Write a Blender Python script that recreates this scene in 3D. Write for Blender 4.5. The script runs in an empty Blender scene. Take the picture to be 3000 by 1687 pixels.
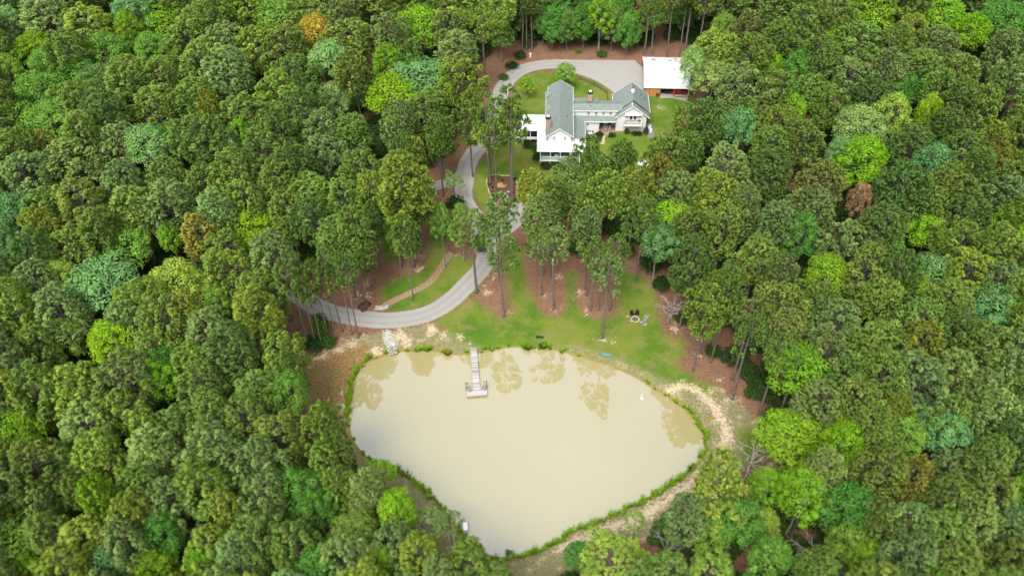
import bpy, math, random
import numpy as np
from mathutils import Vector, Matrix
R = math.radians
random.seed(7); rng = np.random.default_rng(11)
sc = bpy.context.scene
col = sc.collection

# ------------------------------------------------------------ camera
H, TH, F, RHO = 150.0, 46.4, 2580.0, -1.3          # height, pitch below horizon, focal length in photo pixels, roll
a_, r_ = R(90 - TH), R(RHO)
Mx = np.array([[1, 0, 0], [0, math.cos(a_), -math.sin(a_)], [0, math.sin(a_), math.cos(a_)]])
Mz = np.array([[math.cos(r_), -math.sin(r_), 0], [math.sin(r_), math.cos(r_), 0], [0, 0, 1]])
CM = Mx @ Mz
cd = bpy.data.cameras.new('camera')
cam = bpy.data.objects.new('camera', cd); col.objects.link(cam)
cam.matrix_world = Matrix([list(CM[0]) + [0], list(CM[1]) + [0], list(CM[2]) + [H], [0, 0, 0, 1]])
cd.sensor_width = 36; cd.lens = 36 * F / 3000; cd.clip_start = 1; cd.clip_end = 6000
cd.dof.use_dof = True; cd.dof.focus_distance = 225
cd.dof.aperture_fstop = 0.04
sc.camera = cam
sc.render.resolution_x = 1024; sc.render.resolution_y = 575

# ------------------------------------------------------------ sky, sun, exposure
SUN_EL, SUN_AZ = 58, 200      # soft overcast light from high behind the camera
w = bpy.data.worlds.new('World'); sc.world = w; w.use_nodes = True
nt = w.node_tree; nt.nodes.clear()
sky = nt.nodes.new('ShaderNodeTexSky'); sky.sky_type = 'NISHITA'; sky.sun_disc = False
sky.sun_elevation = R(SUN_EL); sky.sun_rotation = R(SUN_AZ); sky.dust_density = 4.0; sky.air_density = 1.0; sky.ozone_density = 1.0
hs = nt.nodes.new('ShaderNodeHueSaturation'); hs.inputs['Saturation'].default_value = 0.16
bg = nt.nodes.new('ShaderNodeBackground'); bg.inputs[1].default_value = 0.15
wo = nt.nodes.new('ShaderNodeOutputWorld')
nt.links.new(sky.outputs[0], hs.inputs['Color']); nt.links.new(hs.outputs[0], bg.inputs[0]); nt.links.new(bg.outputs[0], wo.inputs[0])
sl = bpy.data.lights.new('sun', 'SUN'); sl.energy = 1.5; sl.angle = R(22); sl.color = (1, .955, .87)
so = bpy.data.objects.new('sun', sl); col.objects.link(so)
sd_ = Vector((math.sin(R(SUN_AZ)) * math.cos(R(SUN_EL)), math.cos(R(SUN_AZ)) * math.cos(R(SUN_EL)), math.sin(R(SUN_EL))))
so.rotation_euler = sd_.to_track_quat('Z', 'Y').to_euler(); so.location = (0, 0, 200)
sc.view_settings.view_transform = 'Standard'; sc.view_settings.look = 'None'
sc.view_settings.exposure = 1.03; sc.view_settings.gamma = 1.0
cy = sc.cycles
cy.max_bounces = 5; cy.diffuse_bounces = 3; cy.glossy_bounces = 2; cy.transmission_bounces = 3; cy.transparent_max_bounces = 4
cy.use_denoising = True; cy.caustics_reflective = False; cy.caustics_refractive = False

# ------------------------------------------------------------ pixel <-> ground helpers (photo pixels, 3000 wide)
def at(x, y, z=0.0):
    d = CM @ np.array([(x - 1500) / F, -(y - 843.5) / F, -1.0])
    t = (z - H) / d[2]
    return np.array([0, 0, H]) + d * t
def proj(p):
    q = CM.T @ (np.array(p, float) - [0, 0, H]); return 1500 + F * q[0] / -q[2], 843.5 - F * q[1] / -q[2]
def PD(pts, z=0.0):     # points read off a 2576 px wide copy of the photo
    return np.array([at(x * 1.16460, y * 1.16460, z)[:2] for x, y in pts])
def PS(pts, z=0.0): return np.array([at(x, y, z)[:2] for x, y in pts])
def Z(pts, k, ox, oy): return [(ox + k * x, oy + k * y) for x, y in pts]
Z1 = lambda p: Z(p, .24845, 1480, 140)
Z2 = lambda p: Z(p, .23465, 1200, 400)
Z3 = lambda p: Z(p, .31056, 800, 600)
Z4 = lambda p: Z(p, .41408, 1200, 600)
Z7 = lambda p: Z(p, .4052, 1700, 1100)

# ------------------------------------------------------------ materials
def lin(c): return tuple(((v / 255) / 12.92 if v <= 10 else (((v / 255) + .055) / 1.055) ** 2.4) for v in c)
MATS = {}
class NG:
    def __init__(s, name):
        s.m = bpy.data.materials.new(name); s.m.use_nodes = True; s.t = s.m.node_tree; s.t.nodes.clear()
        s.out = s.n('ShaderNodeOutputMaterial')
    def n(s, t, **k):
        o = s.t.nodes.new(t)
        for a, b in k.items(): setattr(o, a, b)
        return o
    def set(s, sock, v):
        if hasattr(v, 'is_linked') or isinstance(v, bpy.types.NodeSocket): s.t.links.new(v, sock)
        elif v is not None:
            if isinstance(v, tuple) and len(v) == 3 and sock.type == 'RGBA': v = v + (1,)
            sock.default_value = v
    def noise(s, scale, detail=4, rough=.6, vec=None, dist=0):
        o = s.n('ShaderNodeTexNoise'); o.inputs['Scale'].default_value = scale; o.inputs['Detail'].default_value = detail
        o.inputs['Roughness'].default_value = rough; o.inputs['Distortion'].default_value = dist
        if vec is not None: s.set(o.inputs['Vector'], vec)
        return o.outputs['Fac']
    def math(s, op, a, b=None, c=None, clamp=False):
        o = s.n('ShaderNodeMath', operation=op); o.use_clamp = clamp
        s.set(o.inputs[0], a)
        if b is not None: s.set(o.inputs[1], b)
        if c is not None: s.set(o.inputs[2], c)
        return o.outputs[0]
    def remap(s, v, a, b, c=0., d=1., smooth=True):
        o = s.n('ShaderNodeMapRange'); o.interpolation_type = 'SMOOTHSTEP' if smooth else 'LINEAR'
        s.set(o.inputs[0], v); o.inputs[1].default_value = a; o.inputs[2].default_value = b; o.inputs[3].default_value = c; o.inputs[4].default_value = d
        return o.outputs[0]
    def mix(s, f, a, b, blend='MIX'):
        o = s.n('ShaderNodeMix', data_type='RGBA', blend_type=blend)
        s.set(o.inputs[0], f); s.set(o.inputs[6], a); s.set(o.inputs[7], b)
        return o.outputs[2]
    def attr(s, name):
        o = s.n('ShaderNodeAttribute'); o.attribute_name = name; return o.outputs['Fac']
    def pos(s): return s.n('ShaderNodeNewGeometry').outputs['Position']
    def obj(s): return s.n('ShaderNodeTexCoord').outputs['Object']
    def bump(s, h, strength=.4, dist=.05):
        o = s.n('ShaderNodeBump'); o.inputs['Strength'].default_value = strength; o.inputs['Distance'].default_value = dist
        s.set(o.inputs['Height'], h); return o.outputs[0]
    def pbsdf(s, color, rough=.8, spec=.3, normal=None, metal=0, ior=None, tint=None):
        o = s.n('ShaderNodeBsdfPrincipled'); s.set(o.inputs['Base Color'], color); s.set(o.inputs['Roughness'], rough)
        o.inputs['Specular IOR Level'].default_value = spec; o.inputs['Metallic'].default_value = metal
        if ior: o.inputs['IOR'].default_value = ior
        if tint: o.inputs['Specular Tint'].default_value = tint + (1,)
        if normal is not None: s.set(o.inputs['Normal'], normal)
        return o.outputs[0]
    def done(s, sh): s.t.links.new(sh, s.out.inputs[0]); MATS[s.m.name] = s.m; return s.m

def simple(name, c, rough=.8, var=.25, scale=3, spec=.3, metal=0, c2=None, bump=0):
    g = NG(name); p = g.obj(); n = g.noise(scale, 5, .65, p)
    f = g.remap(n, .3, .7)
    c2 = c2 or tuple(v * (1 - var) for v in c)
    co = g.mix(f, c2, c)
    return g.done(g.pbsdf(co, rough, spec, g.bump(n, bump, .03) if bump else None, metal))

def foliage(name, trans=.22, contrast=.45, tint=False):
    g = NG(name); oi = g.n('ShaderNodeObjectInfo'); tone = g.attr('tone')
    if tint: oi = g.n('ShaderNodeAttribute'); oi.attribute_name = 'tint'
    n = g.noise(.55, 3, .6, g.obj())
    k = g.math('ADD', g.remap(tone, 0, 1, 1 - contrast, 1 + contrast, False), g.remap(n, .3, .7, -.15, .15))
    hsv = g.n('ShaderNodeHueSaturation'); g.set(hsv.inputs['Color'], oi.outputs['Color']); g.set(hsv.inputs['Value'], k)
    g.set(hsv.inputs['Hue'], g.remap(tone, 0, 1, .512, .488, False))
    di = g.pbsdf(hsv.outputs[0], .75, .04)
    tr = g.n('ShaderNodeBsdfTranslucent'); g.set(tr.inputs[0], g.mix(.5, hsv.outputs[0], (.10, .16, .01), 'ADD'))
    tr2 = g.mix(.3, hsv.outputs[0], (.12, .18, .015)); g.set(tr.inputs[0], tr2)
    m = g.n('ShaderNodeMixShader'); m.inputs[0].default_value = trans
    g.t.links.new(di, m.inputs[1]); g.t.links.new(tr.outputs[0], m.inputs[2])
    return g.done(m.outputs[0])
M_NEEDLE = foliage('pine_needles', .26, .26)
M_NEEDLE_MASS = foliage('pine_needles_mass', .26, .26, True)
M_LEAF = foliage('leaves', .28, .30)

def bark(name, c1, c2, sc_=6):
    g = NG(name); mp = g.n('ShaderNodeMapping'); mp.inputs['Scale'].default_value = (1, 1, .25); g.set(mp.inputs[0], g.obj())
    n = g.noise(sc_, 5, .7, mp.outputs[0])
    return g.done(g.pbsdf(g.mix(g.remap(n, .35, .65), c1, c2), .9, .1, g.bump(n, .6, .06)))
M_BARK = bark('pine_bark', (.085, .070, .068), (.20, .165, .155))
M_GREYBARK = bark('grey_bark', (.12, .105, .095), (.26, .235, .21))
M_DEAD = bark('dead_wood', (.22, .19, .17), (.46, .42, .38), 3)

# ground: forest floor, grass, dry bank, sand, gravel drive, mulch, path, all steered by zone weights measured on the mesh
g = NG('ground_cover'); P = g.pos()
nb = g.noise(.09, 4, .6, P); nm = g.noise(.45, 5, .65, P); nf = g.noise(2.2, 5, .7, P); nx = g.noise(7, 3, .7, P)
warp = g.math('ADD', g.math('MULTIPLY', g.math('SUBTRACT', nm, .5), .55), g.math('MULTIPLY', g.math('SUBTRACT', nf, .5), .35))
warp2 = g.math('ADD', g.math('MULTIPLY', g.math('SUBTRACT', nm, .5), .9), g.math('MULTIPLY', g.math('SUBTRACT', g.noise(1.5, 7, .8, P), .53), 2.2))
def zone(name, soft=.12, k=1.0):
    return g.remap(g.math('ADD', g.attr(name), g.math('MULTIPLY', warp, k)), .5 - soft, .5 + soft)
straw = g.mix(g.remap(nf, .32, .68), (.105, .056, .036), (.245, .135, .088))
straw = g.mix(g.remap(nm, .42, .66), straw, (.205, .115, .070))
straw = g.mix(g.math('MULTIPLY', g.remap(nx, .58, .72), .55), straw, (.30, .20, .13))
straw = g.mix(g.math('MULTIPLY', g.remap(g.noise(.8, 6, .75, P), .60, .66), .30), straw, (.07, .085, .025))
sandc = g.mix(g.remap(nf, .3, .7), (.36, .28, .18), (.60, .50, .36))
sandc = g.mix(g.remap(nx, .5, .75, 0, .6), sandc, (.25, .19, .11))
dry = g.mix(g.remap(nf, .35, .62), (.125, .140, .048), (.26, .205, .125))
dry = g.mix(g.math('MULTIPLY', g.remap(nx, .50, .62), .7), dry, (.085, .12, .025))
dry = g.mix(g.math('MULTIPLY', g.remap(nm, .52, .66), .45), dry, sandc)
# mown grass: faint mowing stripes, yellow and deep green patches
wv = g.n('ShaderNodeTexWave'); wv.inputs['Scale'].default_value = .28; wv.inputs['Distortion'].default_value = 1.2; wv.inputs['Detail'].default_value = 2
mp = g.n('ShaderNodeMapping'); mp.inputs['Rotation'].default_value = (0, 0, R(38)); g.set(mp.inputs[0], P); g.set(wv.inputs[0], mp.outputs[0])
grass = g.mix(g.remap(nb, .35, .65), (.062, .130, .012), (.145, .195, .020))
grass = g.mix(g.remap(nm, .35, .7, 0, .8), grass, (.072, .150, .015))
grass = g.mix(g.math('MULTIPLY', g.remap(nf, .50, .72), .6), grass, (.165, .165, .045))
grass = g.mix(g.math('MULTIPLY', g.remap(nm, .62, .74), .45), grass, (.22, .17, .08))
grass = g.mix(g.math('MULTIPLY', g.remap(nb, .45, .6), .5), grass, (.17, .165, .04))
grass = g.mix(g.math('MULTIPLY', g.remap(g.noise(.22, 5, .7, P), .50, .64), .55), grass, (.22, .175, .075))
grass = g.mix(g.math('MULTIPLY', wv.outputs['Fac'], .10), grass, (.045, .105, .010))
grass = g.mix(g.math('MULTIPLY', g.remap(nx, .55, .75), .5), grass, (.035, .075, .008))
grav = g.mix(g.remap(nx, .3, .7), (.235, .228, .212), (.36, .35, .33))
grav = g.mix(g.remap(nm, .5, .75, 0, .5), grav, (.25, .22, .17))
grav = g.mix(g.math('MULTIPLY', g.remap(g.attr('track'), .3, .8), g.remap(nf, .2, .6, .2, .55)), grav, (.23, .222, .205))
mulch = g.mix(g.remap(nx, .35, .65), (.075, .035, .022), (.17, .09, .06))
pathc = g.mix(g.remap(nf, .35, .65), (.22, .14, .085), (.36, .25, .16))
yel = g.mix(g.remap(nf, .35, .65), (.16, .15, .02), (.25, .20, .05))
c = straw
c = g.mix(zone('dry', .10, 1.1), c, dry)
c = g.mix(zone('grass', .26, 1.5), c, grass)
c = g.mix(zone('bare', .30, 1.5), c, straw)
west = g.mix(g.remap(nf, .36, .60), (.115, .055, .028), (.30, .175, .085))
west = g.mix(g.math('MULTIPLY', g.remap(nm, .50, .58), .75), west, (.125, .165, .030))
west = g.mix(g.math('MULTIPLY', g.remap(nx, .54, .64), .75), west, (.42, .30, .14))
west = g.mix(g.math('MULTIPLY', g.remap(g.noise(3.2, 6, .8, P), .53, .60), .7), west, (.055, .040, .018))
c = g.mix(zone('west', .18, 1.3), c, west)
c = g.mix(g.math('MULTIPLY', g.remap(g.math('ADD', g.attr('sand'), warp2), .42, .72), .95), c, sandc)
c = g.mix(zone('shore', .15, .8), c, yel)
c = g.mix(zone('mulch', .03, .15), c, mulch)
c = g.mix(zone('path', .05, .25), c, pathc)
c = g.mix(zone('drive', .05, .35), c, grav)
hgt = g.math('ADD', g.math('MULTIPLY', nf, .6), g.math('MULTIPLY', nx, .4))
M_GROUND = g.done(g.pbsdf(c, .95, .08, g.bump(hgt, .5, .15)))

# muddy pond water
g = NG('muddy_water'); P = g.pos(); n1 = g.noise(.03, 3, .5, P); n2 = g.noise(2.0, 3, .6, P)
wc = g.mix(g.remap(n1, .3, .7), (.395, .338, .160), (.415, .356, .175))
wc = g.mix(g.remap(g.math('ADD', g.attr('shallow'), g.math('MULTIPLY', g.math('SUBTRACT', g.noise(.25, 4, .6, P), .5), .9)), .35, 1.0, 0, .8), wc, (.30, .22, .06))
M_WATER = g.done(g.pbsdf(wc, .012, .5, g.bump(n2, .015, .02), ior=3.9, tint=(.70, .84, 1)))

M_WHITEWALL = None
def siding(name, c, pitch=.2, vertical=False, dark=.82):
    g = NG(name); sx = g.n('ShaderNodeSeparateXYZ'); g.set(sx.inputs[0], g.obj())
    ax = sx.outputs[2] if not vertical else g.math('ADD', sx.outputs[0], sx.outputs[1])
    f = g.math('FRACT', g.math('DIVIDE', ax, pitch))
    k = g.remap(f, .0, .16, 1, 0)
    n = g.noise(2.5, 4, .6, g.obj())
    co = g.mix(g.remap(n, .3, .7, 0, .12), c, tuple(v * .8 for v in c))
    co = g.mix(g.math('MULTIPLY', k, 1 - dark), co, tuple(v * .35 for v in c))
    return g.done(g.pbsdf(co, .7, .3, g.bump(f, .3, .02)))
M_WHITE = siding('white_siding', (.68, .68, .67))
M_TRIM = simple('white_trim', (.80, .80, .79), .6, .06)
M_METALROOF = siding('white_metal_roof', (.57, .59, .61), .42, True, .62)
g = NG('green_shingles'); br = g.n('ShaderNodeTexBrick'); g.set(br.inputs[0], g.obj())
sx = g.n('ShaderNodeSeparateXYZ'); g.set(sx.inputs[0], g.obj())
cell = g.n('ShaderNodeTexVoronoi'); cell.inputs['Scale'].default_value = 2.6; g.set(cell.inputs[0], g.obj())
n = g.noise(1.0, 5, .7, g.obj()); rows = g.math('FRACT', g.math('MULTIPLY', g.math('ADD', sx.outputs[2], g.math('MULTIPLY', sx.outputs[1], .0)), 5.5))
co = g.mix(cell.outputs['Color'], (.138, .166, .156), (.208, .240, .228)); g.t.nodes.remove(br)
co = g.mix(g.remap(n, .35, .7, 0, .5), co, (.19, .24, .22)); co = g.mix(g.remap(rows, 0, .25, .35, 0), co, (.09, .14, .125))
M_SHINGLE = g.done(g.pbsdf(co, .9, .15))
def brickmat(name, c1, c2, mortar, s=6):
    g = NG(name); br = g.n('ShaderNodeTexBrick'); mp = g.n('ShaderNodeMapping'); mp.inputs['Rotation'].default_value = (R(90), 0, R(0)); g.set(mp.inputs[0], g.obj()); g.set(br.inputs[0], mp.outputs[0])
    br.inputs['Scale'].default_value = s; br.inputs['Color1'].default_value = c1 + (1,); br.inputs['Color2'].default_value = c2 + (1,); br.inputs['Mortar'].default_value = mortar + (1,)
    return g.done(g.pbsdf(br.outputs[0], .9, .1))
M_BRICK = brickmat('brick', (.36, .20, .15), (.46, .29, .22), (.40, .33, .27), 3)
M_REDBRICK = brickmat('red_brick', (.27, .10, .06), (.36, .15, .09), (.3, .2, .15), 3)
M_PATIO = brickmat('patio_brick', (.30, .17, .13), (.36, .22, .17), (.25, .16, .12), 2.5)
g = NG('window_glass'); M_GLASS = g.done(g.pbsdf((.02, .022, .028), .06, .6))
M_SCREEN = simple('dark_screen', (.018, .017, .02), .6, .2)
M_DARK = simple('dark_metal', (.02, .02, .022), .45, .3, 8)
M_BLACK = simple('black_plastic', (.012, .012, .014), .5, .3, 8)
M_DECKGREEN = siding('green_deck_boards', (.13, .22, .16), .3)
def planks(name, c1, c2, pitch=.16, axis=1):
    g = NG(name); sx = g.n('ShaderNodeSeparateXYZ'); g.set(sx.inputs[0], g.obj())
    v = g.math('DIVIDE', sx.outputs[axis], pitch); fl = g.math('FLOOR', v); fr = g.math('FRACT', v)
    wn = g.n('ShaderNodeTexWhiteNoise', noise_dimensions='1D'); g.set(wn.inputs['W'], fl)
    n = g.noise(4, 4, .7, g.obj()); f = g.math('ADD', g.math('MULTIPLY', wn.outputs['Value'], .8), g.math('MULTIPLY', n, .3))
    co = g.mix(f, c1, c2); co = g.mix(g.remap(fr, 0, .12, .8, 0), co, tuple(x * .25 for x in c1))
    return g.done(g.pbsdf(co, .85, .15))
M_DOCK = planks('weathered_dock_boards', (.22, .195, .19), (.50, .455, .45), .30, 1)
M_WOODSIDE = planks('orange_board_siding', (.30, .115, .035), (.56, .27, .095), .3, 0)
M_OLDWOOD = planks('aged_board_siding', (.22, .12, .08), (.34, .20, .14), .3, 1)
M_FENCE = simple('weathered_fence_wood', (.16, .12, .085), .9, .4, 5)
M_GREYWOOD = simple('grey_wood', (.30, .27, .27), .8, .35, 6)
M_PALEWOOD = simple('pale_wood', (.34, .32, .31), .8, .25, 6)
M_DKWOOD = simple('dark_brown_wood', (.045, .032, .025), .7, .35, 6)
M_REDDOOR = simple('red_brown_door', (.13, .018, .010), .5, .25, 4)
M_BROWNDOOR = simple('brown_glass_door', (.075, .045, .035), .3, .3, 2)
M_ORANGE = simple('orange_tractor_paint', (.72, .055, .015), .4, .15, 4, .5)
M_TIRE = simple('tyre_rubber', (.02, .02, .02), .85, .2, 9)
M_TEAL = simple('teal_paint', (.12, .26, .22), .55, .2, 5)
M_STONE = simple('golden_stone', (.50, .33, .13), .9, .45, 2.2, c2=(.22, .13, .06), bump=.5)
M_EDGE = simple('pale_edging_stone', (.56, .46, .28), .9, .4, 2.5, c2=(.33, .24, .13))
M_RIPRAP = simple('pale_riprap_stone', (.48, .46, .44), .9, .5, 1.6, c2=(.24, .22, .20))
M_ASH = simple('fire_ash', (.13, .11, .115), .95, .5, 5, c2=(.06, .05, .05))
M_FLAG = simple('flagstone', (.58, .47, .34), .9, .25, 2)
M_GREYGRAV = simple('grey_gravel', (.20, .205, .21), .95, .3, 9)
M_WHITEPAINT = simple('white_plastic', (.80, .81, .82), .5, .06)
M_RUST = simple('rusty_brown', (.24, .12, .08), .9, .4, 3)
M_CUSHION = simple('grey_fabric', (.34, .33, .35), .9, .2)
M_ROOT = simple('dark_root_soil', (.085, .055, .04), .95, .5, 3, bump=.6)

# ------------------------------------------------------------ mesh builder
class MB:
    def __init__(s): s.v = []; s.f = []; s.m = []
    def add(s, vs, fs, mi=0):
        o = len(s.v); s.v += [tuple(p) for p in vs]; s.f += [tuple(i + o for i in f) for f in fs]; s.m += [mi] * len(fs); return s
    def box(s, x0, x1, y0, y1, z0, z1, mi=0):
        return s.add([(x0, y0, z0), (x1, y0, z0), (x1, y1, z0), (x0, y1, z0), (x0, y0, z1), (x1, y0, z1), (x1, y1, z1), (x0, y1, z1)],
                     [(0, 3, 2, 1), (4, 5, 6, 7), (0, 1, 5, 4), (1, 2, 6, 5), (2, 3, 7, 6), (3, 0, 4, 7)], mi)
    def slab(s, top, th, mi=0, down=(0, 0, -1)):     # planar polygon thickened downward
        n = len(top); d = Vector(down) * th
        vs = [Vector(p) for p in top] + [Vector(p) + d for p in top]
        return s.add(vs, [tuple(range(n)), tuple(range(2 * n - 1, n - 1, -1))] + [(i, i + n, (i + 1) % n + n, (i + 1) % n) for i in range(n)], mi)
    def bar(s, a, b, w, h=None, mi=0):
        a, b = Vector(a), Vector(b); h = h or w; d = (b - a).normalized()
        up = Vector((0, 0, 1)) if abs(d.z) < .95 else Vector((0, 1, 0))
        x = d.cross(up).normalized() * (w / 2); y = x.cross(d).normalized() * (h / 2)
        vs = [a - x - y, a + x - y, a + x + y, a - x + y, b - x - y, b + x - y, b + x + y, b - x + y]
        return s.add(vs, [(3, 2, 1, 0), (4, 5, 6, 7), (0, 1, 5, 4), (1, 2, 6, 5), (2, 3, 7, 6), (3, 0, 4, 7)], mi)
    def tube(s, pts, rad, n=7, mi=0, cap=True):
        pts = [Vector(p) for p in pts]; rings = []
        for i, p in enumerate(pts):
            d = (pts[min(i + 1, len(pts) - 1)] - pts[max(i - 1, 0)]).normalized()
            up = Vector((1, 0, 0)) if abs(d.z) > .8 else Vector((0, 0, 1))
            x = d.cross(up).normalized(); y = d.cross(x)
            r = rad[i] if isinstance(rad, (list, tuple)) else rad
            rings.append([p + (x * math.cos(2 * math.pi * k / n) + y * math.sin(2 * math.pi * k / n)) * r for k in range(n)])
        vs = [q for rg in rings for q in rg]; fs = []
        for i in range(len(pts) - 1):
            for k in range(n): fs.append((i * n + k, i * n + (k + 1) % n, (i + 1) * n + (k + 1) % n, (i + 1) * n + k))
        if cap: fs += [tuple(range(n - 1, -1, -1)), tuple(range((len(pts) - 1) * n, len(pts) * n))]
        return s.add(vs, fs, mi)
    def lathe(s, prof, cx=0, cy=0, n=14, mi=0, axis='z'):
        vs = []; fs = []
        for r, z in prof:
            for k in range(n):
                c_, s_ = math.cos(2 * math.pi * k / n) * r, math.sin(2 * math.pi * k / n) * r
                vs.append((cx + c_, cy + s_, z) if axis == 'z' else (cx + z, cy + c_, s_))
        for i in range(len(prof) - 1):
            for k in range(n): fs.append((i * n + k, i * n + (k + 1) % n, (i + 1) * n + (k + 1) % n, (i + 1) * n + k))
        return s.add(vs, fs, mi)
    def rock(s, c, sx, sy, sz, seed=0, mi=0):
        rr = random.Random(seed); n, m = 8, 5; vs = []; 
        for i in range(m):
            th = math.pi * i / (m - 1)
            for k in range(n):
                q = rr.uniform(.78, 1.15) if 0 < i < m - 1 else 1
                ph = 2 * math.pi * k / n
                vs.append((c[0] + sx * math.sin(th) * math.cos(ph) * q, c[1] + sy * math.sin(th) * math.sin(ph) * q, c[2] + sz * math.cos(th) * q))
        fs = [(i * n + k, (i + 1) * n + k, (i + 1) * n + (k + 1) % n, i * n + (k + 1) % n) for i in range(m - 1) for k in range(n)]
        return s.add(vs, fs, mi)
    def mesh(s, name, mats, smooth=False):
        me = bpy.data.meshes.new(name); me.from_pydata(s.v, [], s.f)
        for m_ in (mats if isinstance(mats, (list, tuple)) else [mats]): me.materials.append(m_)
        if any(s.m): me.polygons.foreach_set('material_index', s.m)
        if smooth: me.polygons.foreach_set('use_smooth', [True] * len(s.f))
        me.update(); return me
def link(name, me, parent=None, loc=(0, 0, 0), rot=(0, 0, 0)):
    o = bpy.data.objects.new(name, me); col.objects.link(o); o.location = loc; o.rotation_euler = rot
    if parent: o.parent = parent
    return o
def part(name, mb, mat, parent, smooth=False, label=None):
    o = link(name, mb.mesh(name, mat, smooth), parent)
    if label: o['label'] = label
    return o
def tag(o, label, cat, group=None, kind=None):
    if label: o['label'] = label
    if cat: o['category'] = cat
    if group: o['group'] = group
    if kind: o['kind'] = kind
    return o
def thing(name, label, cat, loc=(0, 0, 0), rz=0, group=None):
    o = bpy.data.objects.new(name, None); col.objects.link(o); o.location = loc; o.rotation_euler = (0, 0, rz); o.empty_display_size = .5
    return tag(o, label, cat, group)
def single(name, mb, mat, label, cat, loc=(0, 0, 0), rz=0, group=None, smooth=False):
    o = link(name, mb.mesh(name, mat, smooth), None, loc, (0, 0, rz)); return tag(o, label, cat, group)
def dup(root, loc, rz=0, label=None, scale=None):
    r = root.copy(); col.objects.link(r); r.location = loc; r.rotation_euler = (0, 0, rz)
    if scale: r.scale = scale
    if label: r['label'] = label
    for ch in list(root.children):
        c_ = ch.copy(); col.objects.link(c_); c_.parent = r
        for g_ in ch.children:
            d_ = g_.copy(); col.objects.link(d_); d_.parent = c_
    return r

# ------------------------------------------------------------ zones on the ground
def smooth_poly(p, it=2, closed=True):
    p = np.array(p, float)
    for _ in range(it):
        q = np.roll(p, -1, 0) if closed else p[1:]
        b = p if closed else p[:-1]
        n_ = np.empty((len(b) * 2, 2)); n_[0::2] = b * .75 + q * .25; n_[1::2] = b * .25 + q * .75
        if not closed: n_ = np.vstack([p[:1], n_, p[-1:]])
        p = n_
    return p
def sdpoly(P_, poly):        # signed distance, negative inside
    d = np.full(len(P_), 1e9); ins = np.zeros(len(P_), bool)
    n_ = len(poly)
    for i in range(n_):
        a, b = poly[i], poly[(i + 1) % n_]; e = b - a; w_ = P_ - a
        t = np.clip((w_ @ e) / max(e @ e, 1e-9), 0, 1); q = w_ - t[:, None] * e
        d = np.minimum(d, (q ** 2).sum(1))
        cnd = (a[1] > P_[:, 1]) != (b[1] > P_[:, 1])
        xx = (b[0] - a[0]) * (P_[:, 1] - a[1]) / (b[1] - a[1] + 1e-12) + a[0]
        ins ^= cnd & (P_[:, 0] < xx)
    return np.where(ins, -1, 1) * np.sqrt(d)
def sdline(P_, line, w_=0):
    d = np.full(len(P_), 1e9)
    for a, b in zip(line[:-1], line[1:]):
        e = b - a; v = P_ - a; t = np.clip((v @ e) / max(e @ e, 1e-9), 0, 1); q = v - t[:, None] * e
        d = np.minimum(d, (q ** 2).sum(1))
    return np.sqrt(d) - w_

POND_D = [(970,893),(1000,886),(1045,884),(1085,882),(1120,889),(1150,894),(1180,892),(1215,886),(1250,878),(1290,873),(1340,876),(1400,882),(1450,893),(1500,908),(1555,928),(1600,950),(1650,980),(1700,1012),(1740,1045),(1765,1080),(1773,1110),(1768,1140),(1750,1167),(1720,1192),(1680,1220),(1640,1245),(1600,1265),(1550,1290),(1500,1312),(1450,1332),(1400,1360),(1350,1385),(1310,1399),(1265,1403),(1225,1394),(1195,1374),(1165,1350),(1140,1305),(1104,1266),(1064,1221),(1015,1186),(975,1172),(938,1160),(901,1126),(884,1097),(877,1054),(878,1022),(884,962),(905,925),(935,905)]
WL = -0.5
POND = smooth_poly(PD(POND_D, WL), 2)
DRIVES = [
 (PS([(780,800),(820,822),(870,862),(925,898),(986,920),(1048,931),(1111,939),(1173,937),(1235,926),(1281,907),(1328,875),(1375,827),(1406,795),(1424,762),(1429,733),(1432,700),(1460,678),(1493,662),(1512,638),(1524,612)]), 2.4),
 (PS([(1430,705),(1405,650),(1372,615),(1354,580),(1358,545),(1362,517),(1366,490),(1378,463),(1400,435),(1425,400),(1445,350),(1455,300),(1472,258),(1495,226),(1530,203),(1580,190),(1640,187),(1700,190)]), 2.5),
 (PS([(1362,517),(1330,528),(1290,540),(1250,556),(1200,580)]), 1.8)]
DRIVES = [(smooth_poly(l, 2, False), w_) for l, w_ in DRIVES]
PARK = PS(Z1([(560,150),(800,143),(1200,147),(1630,150),(1640,560),(1560,600),(1400,640),(1270,520),(1200,470),(1100,400),(900,320),(700,290)]))
BARNG = PS(Z1([(1800,540),(2160,560),(2140,640),(1960,590),(1830,600)]))
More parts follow.
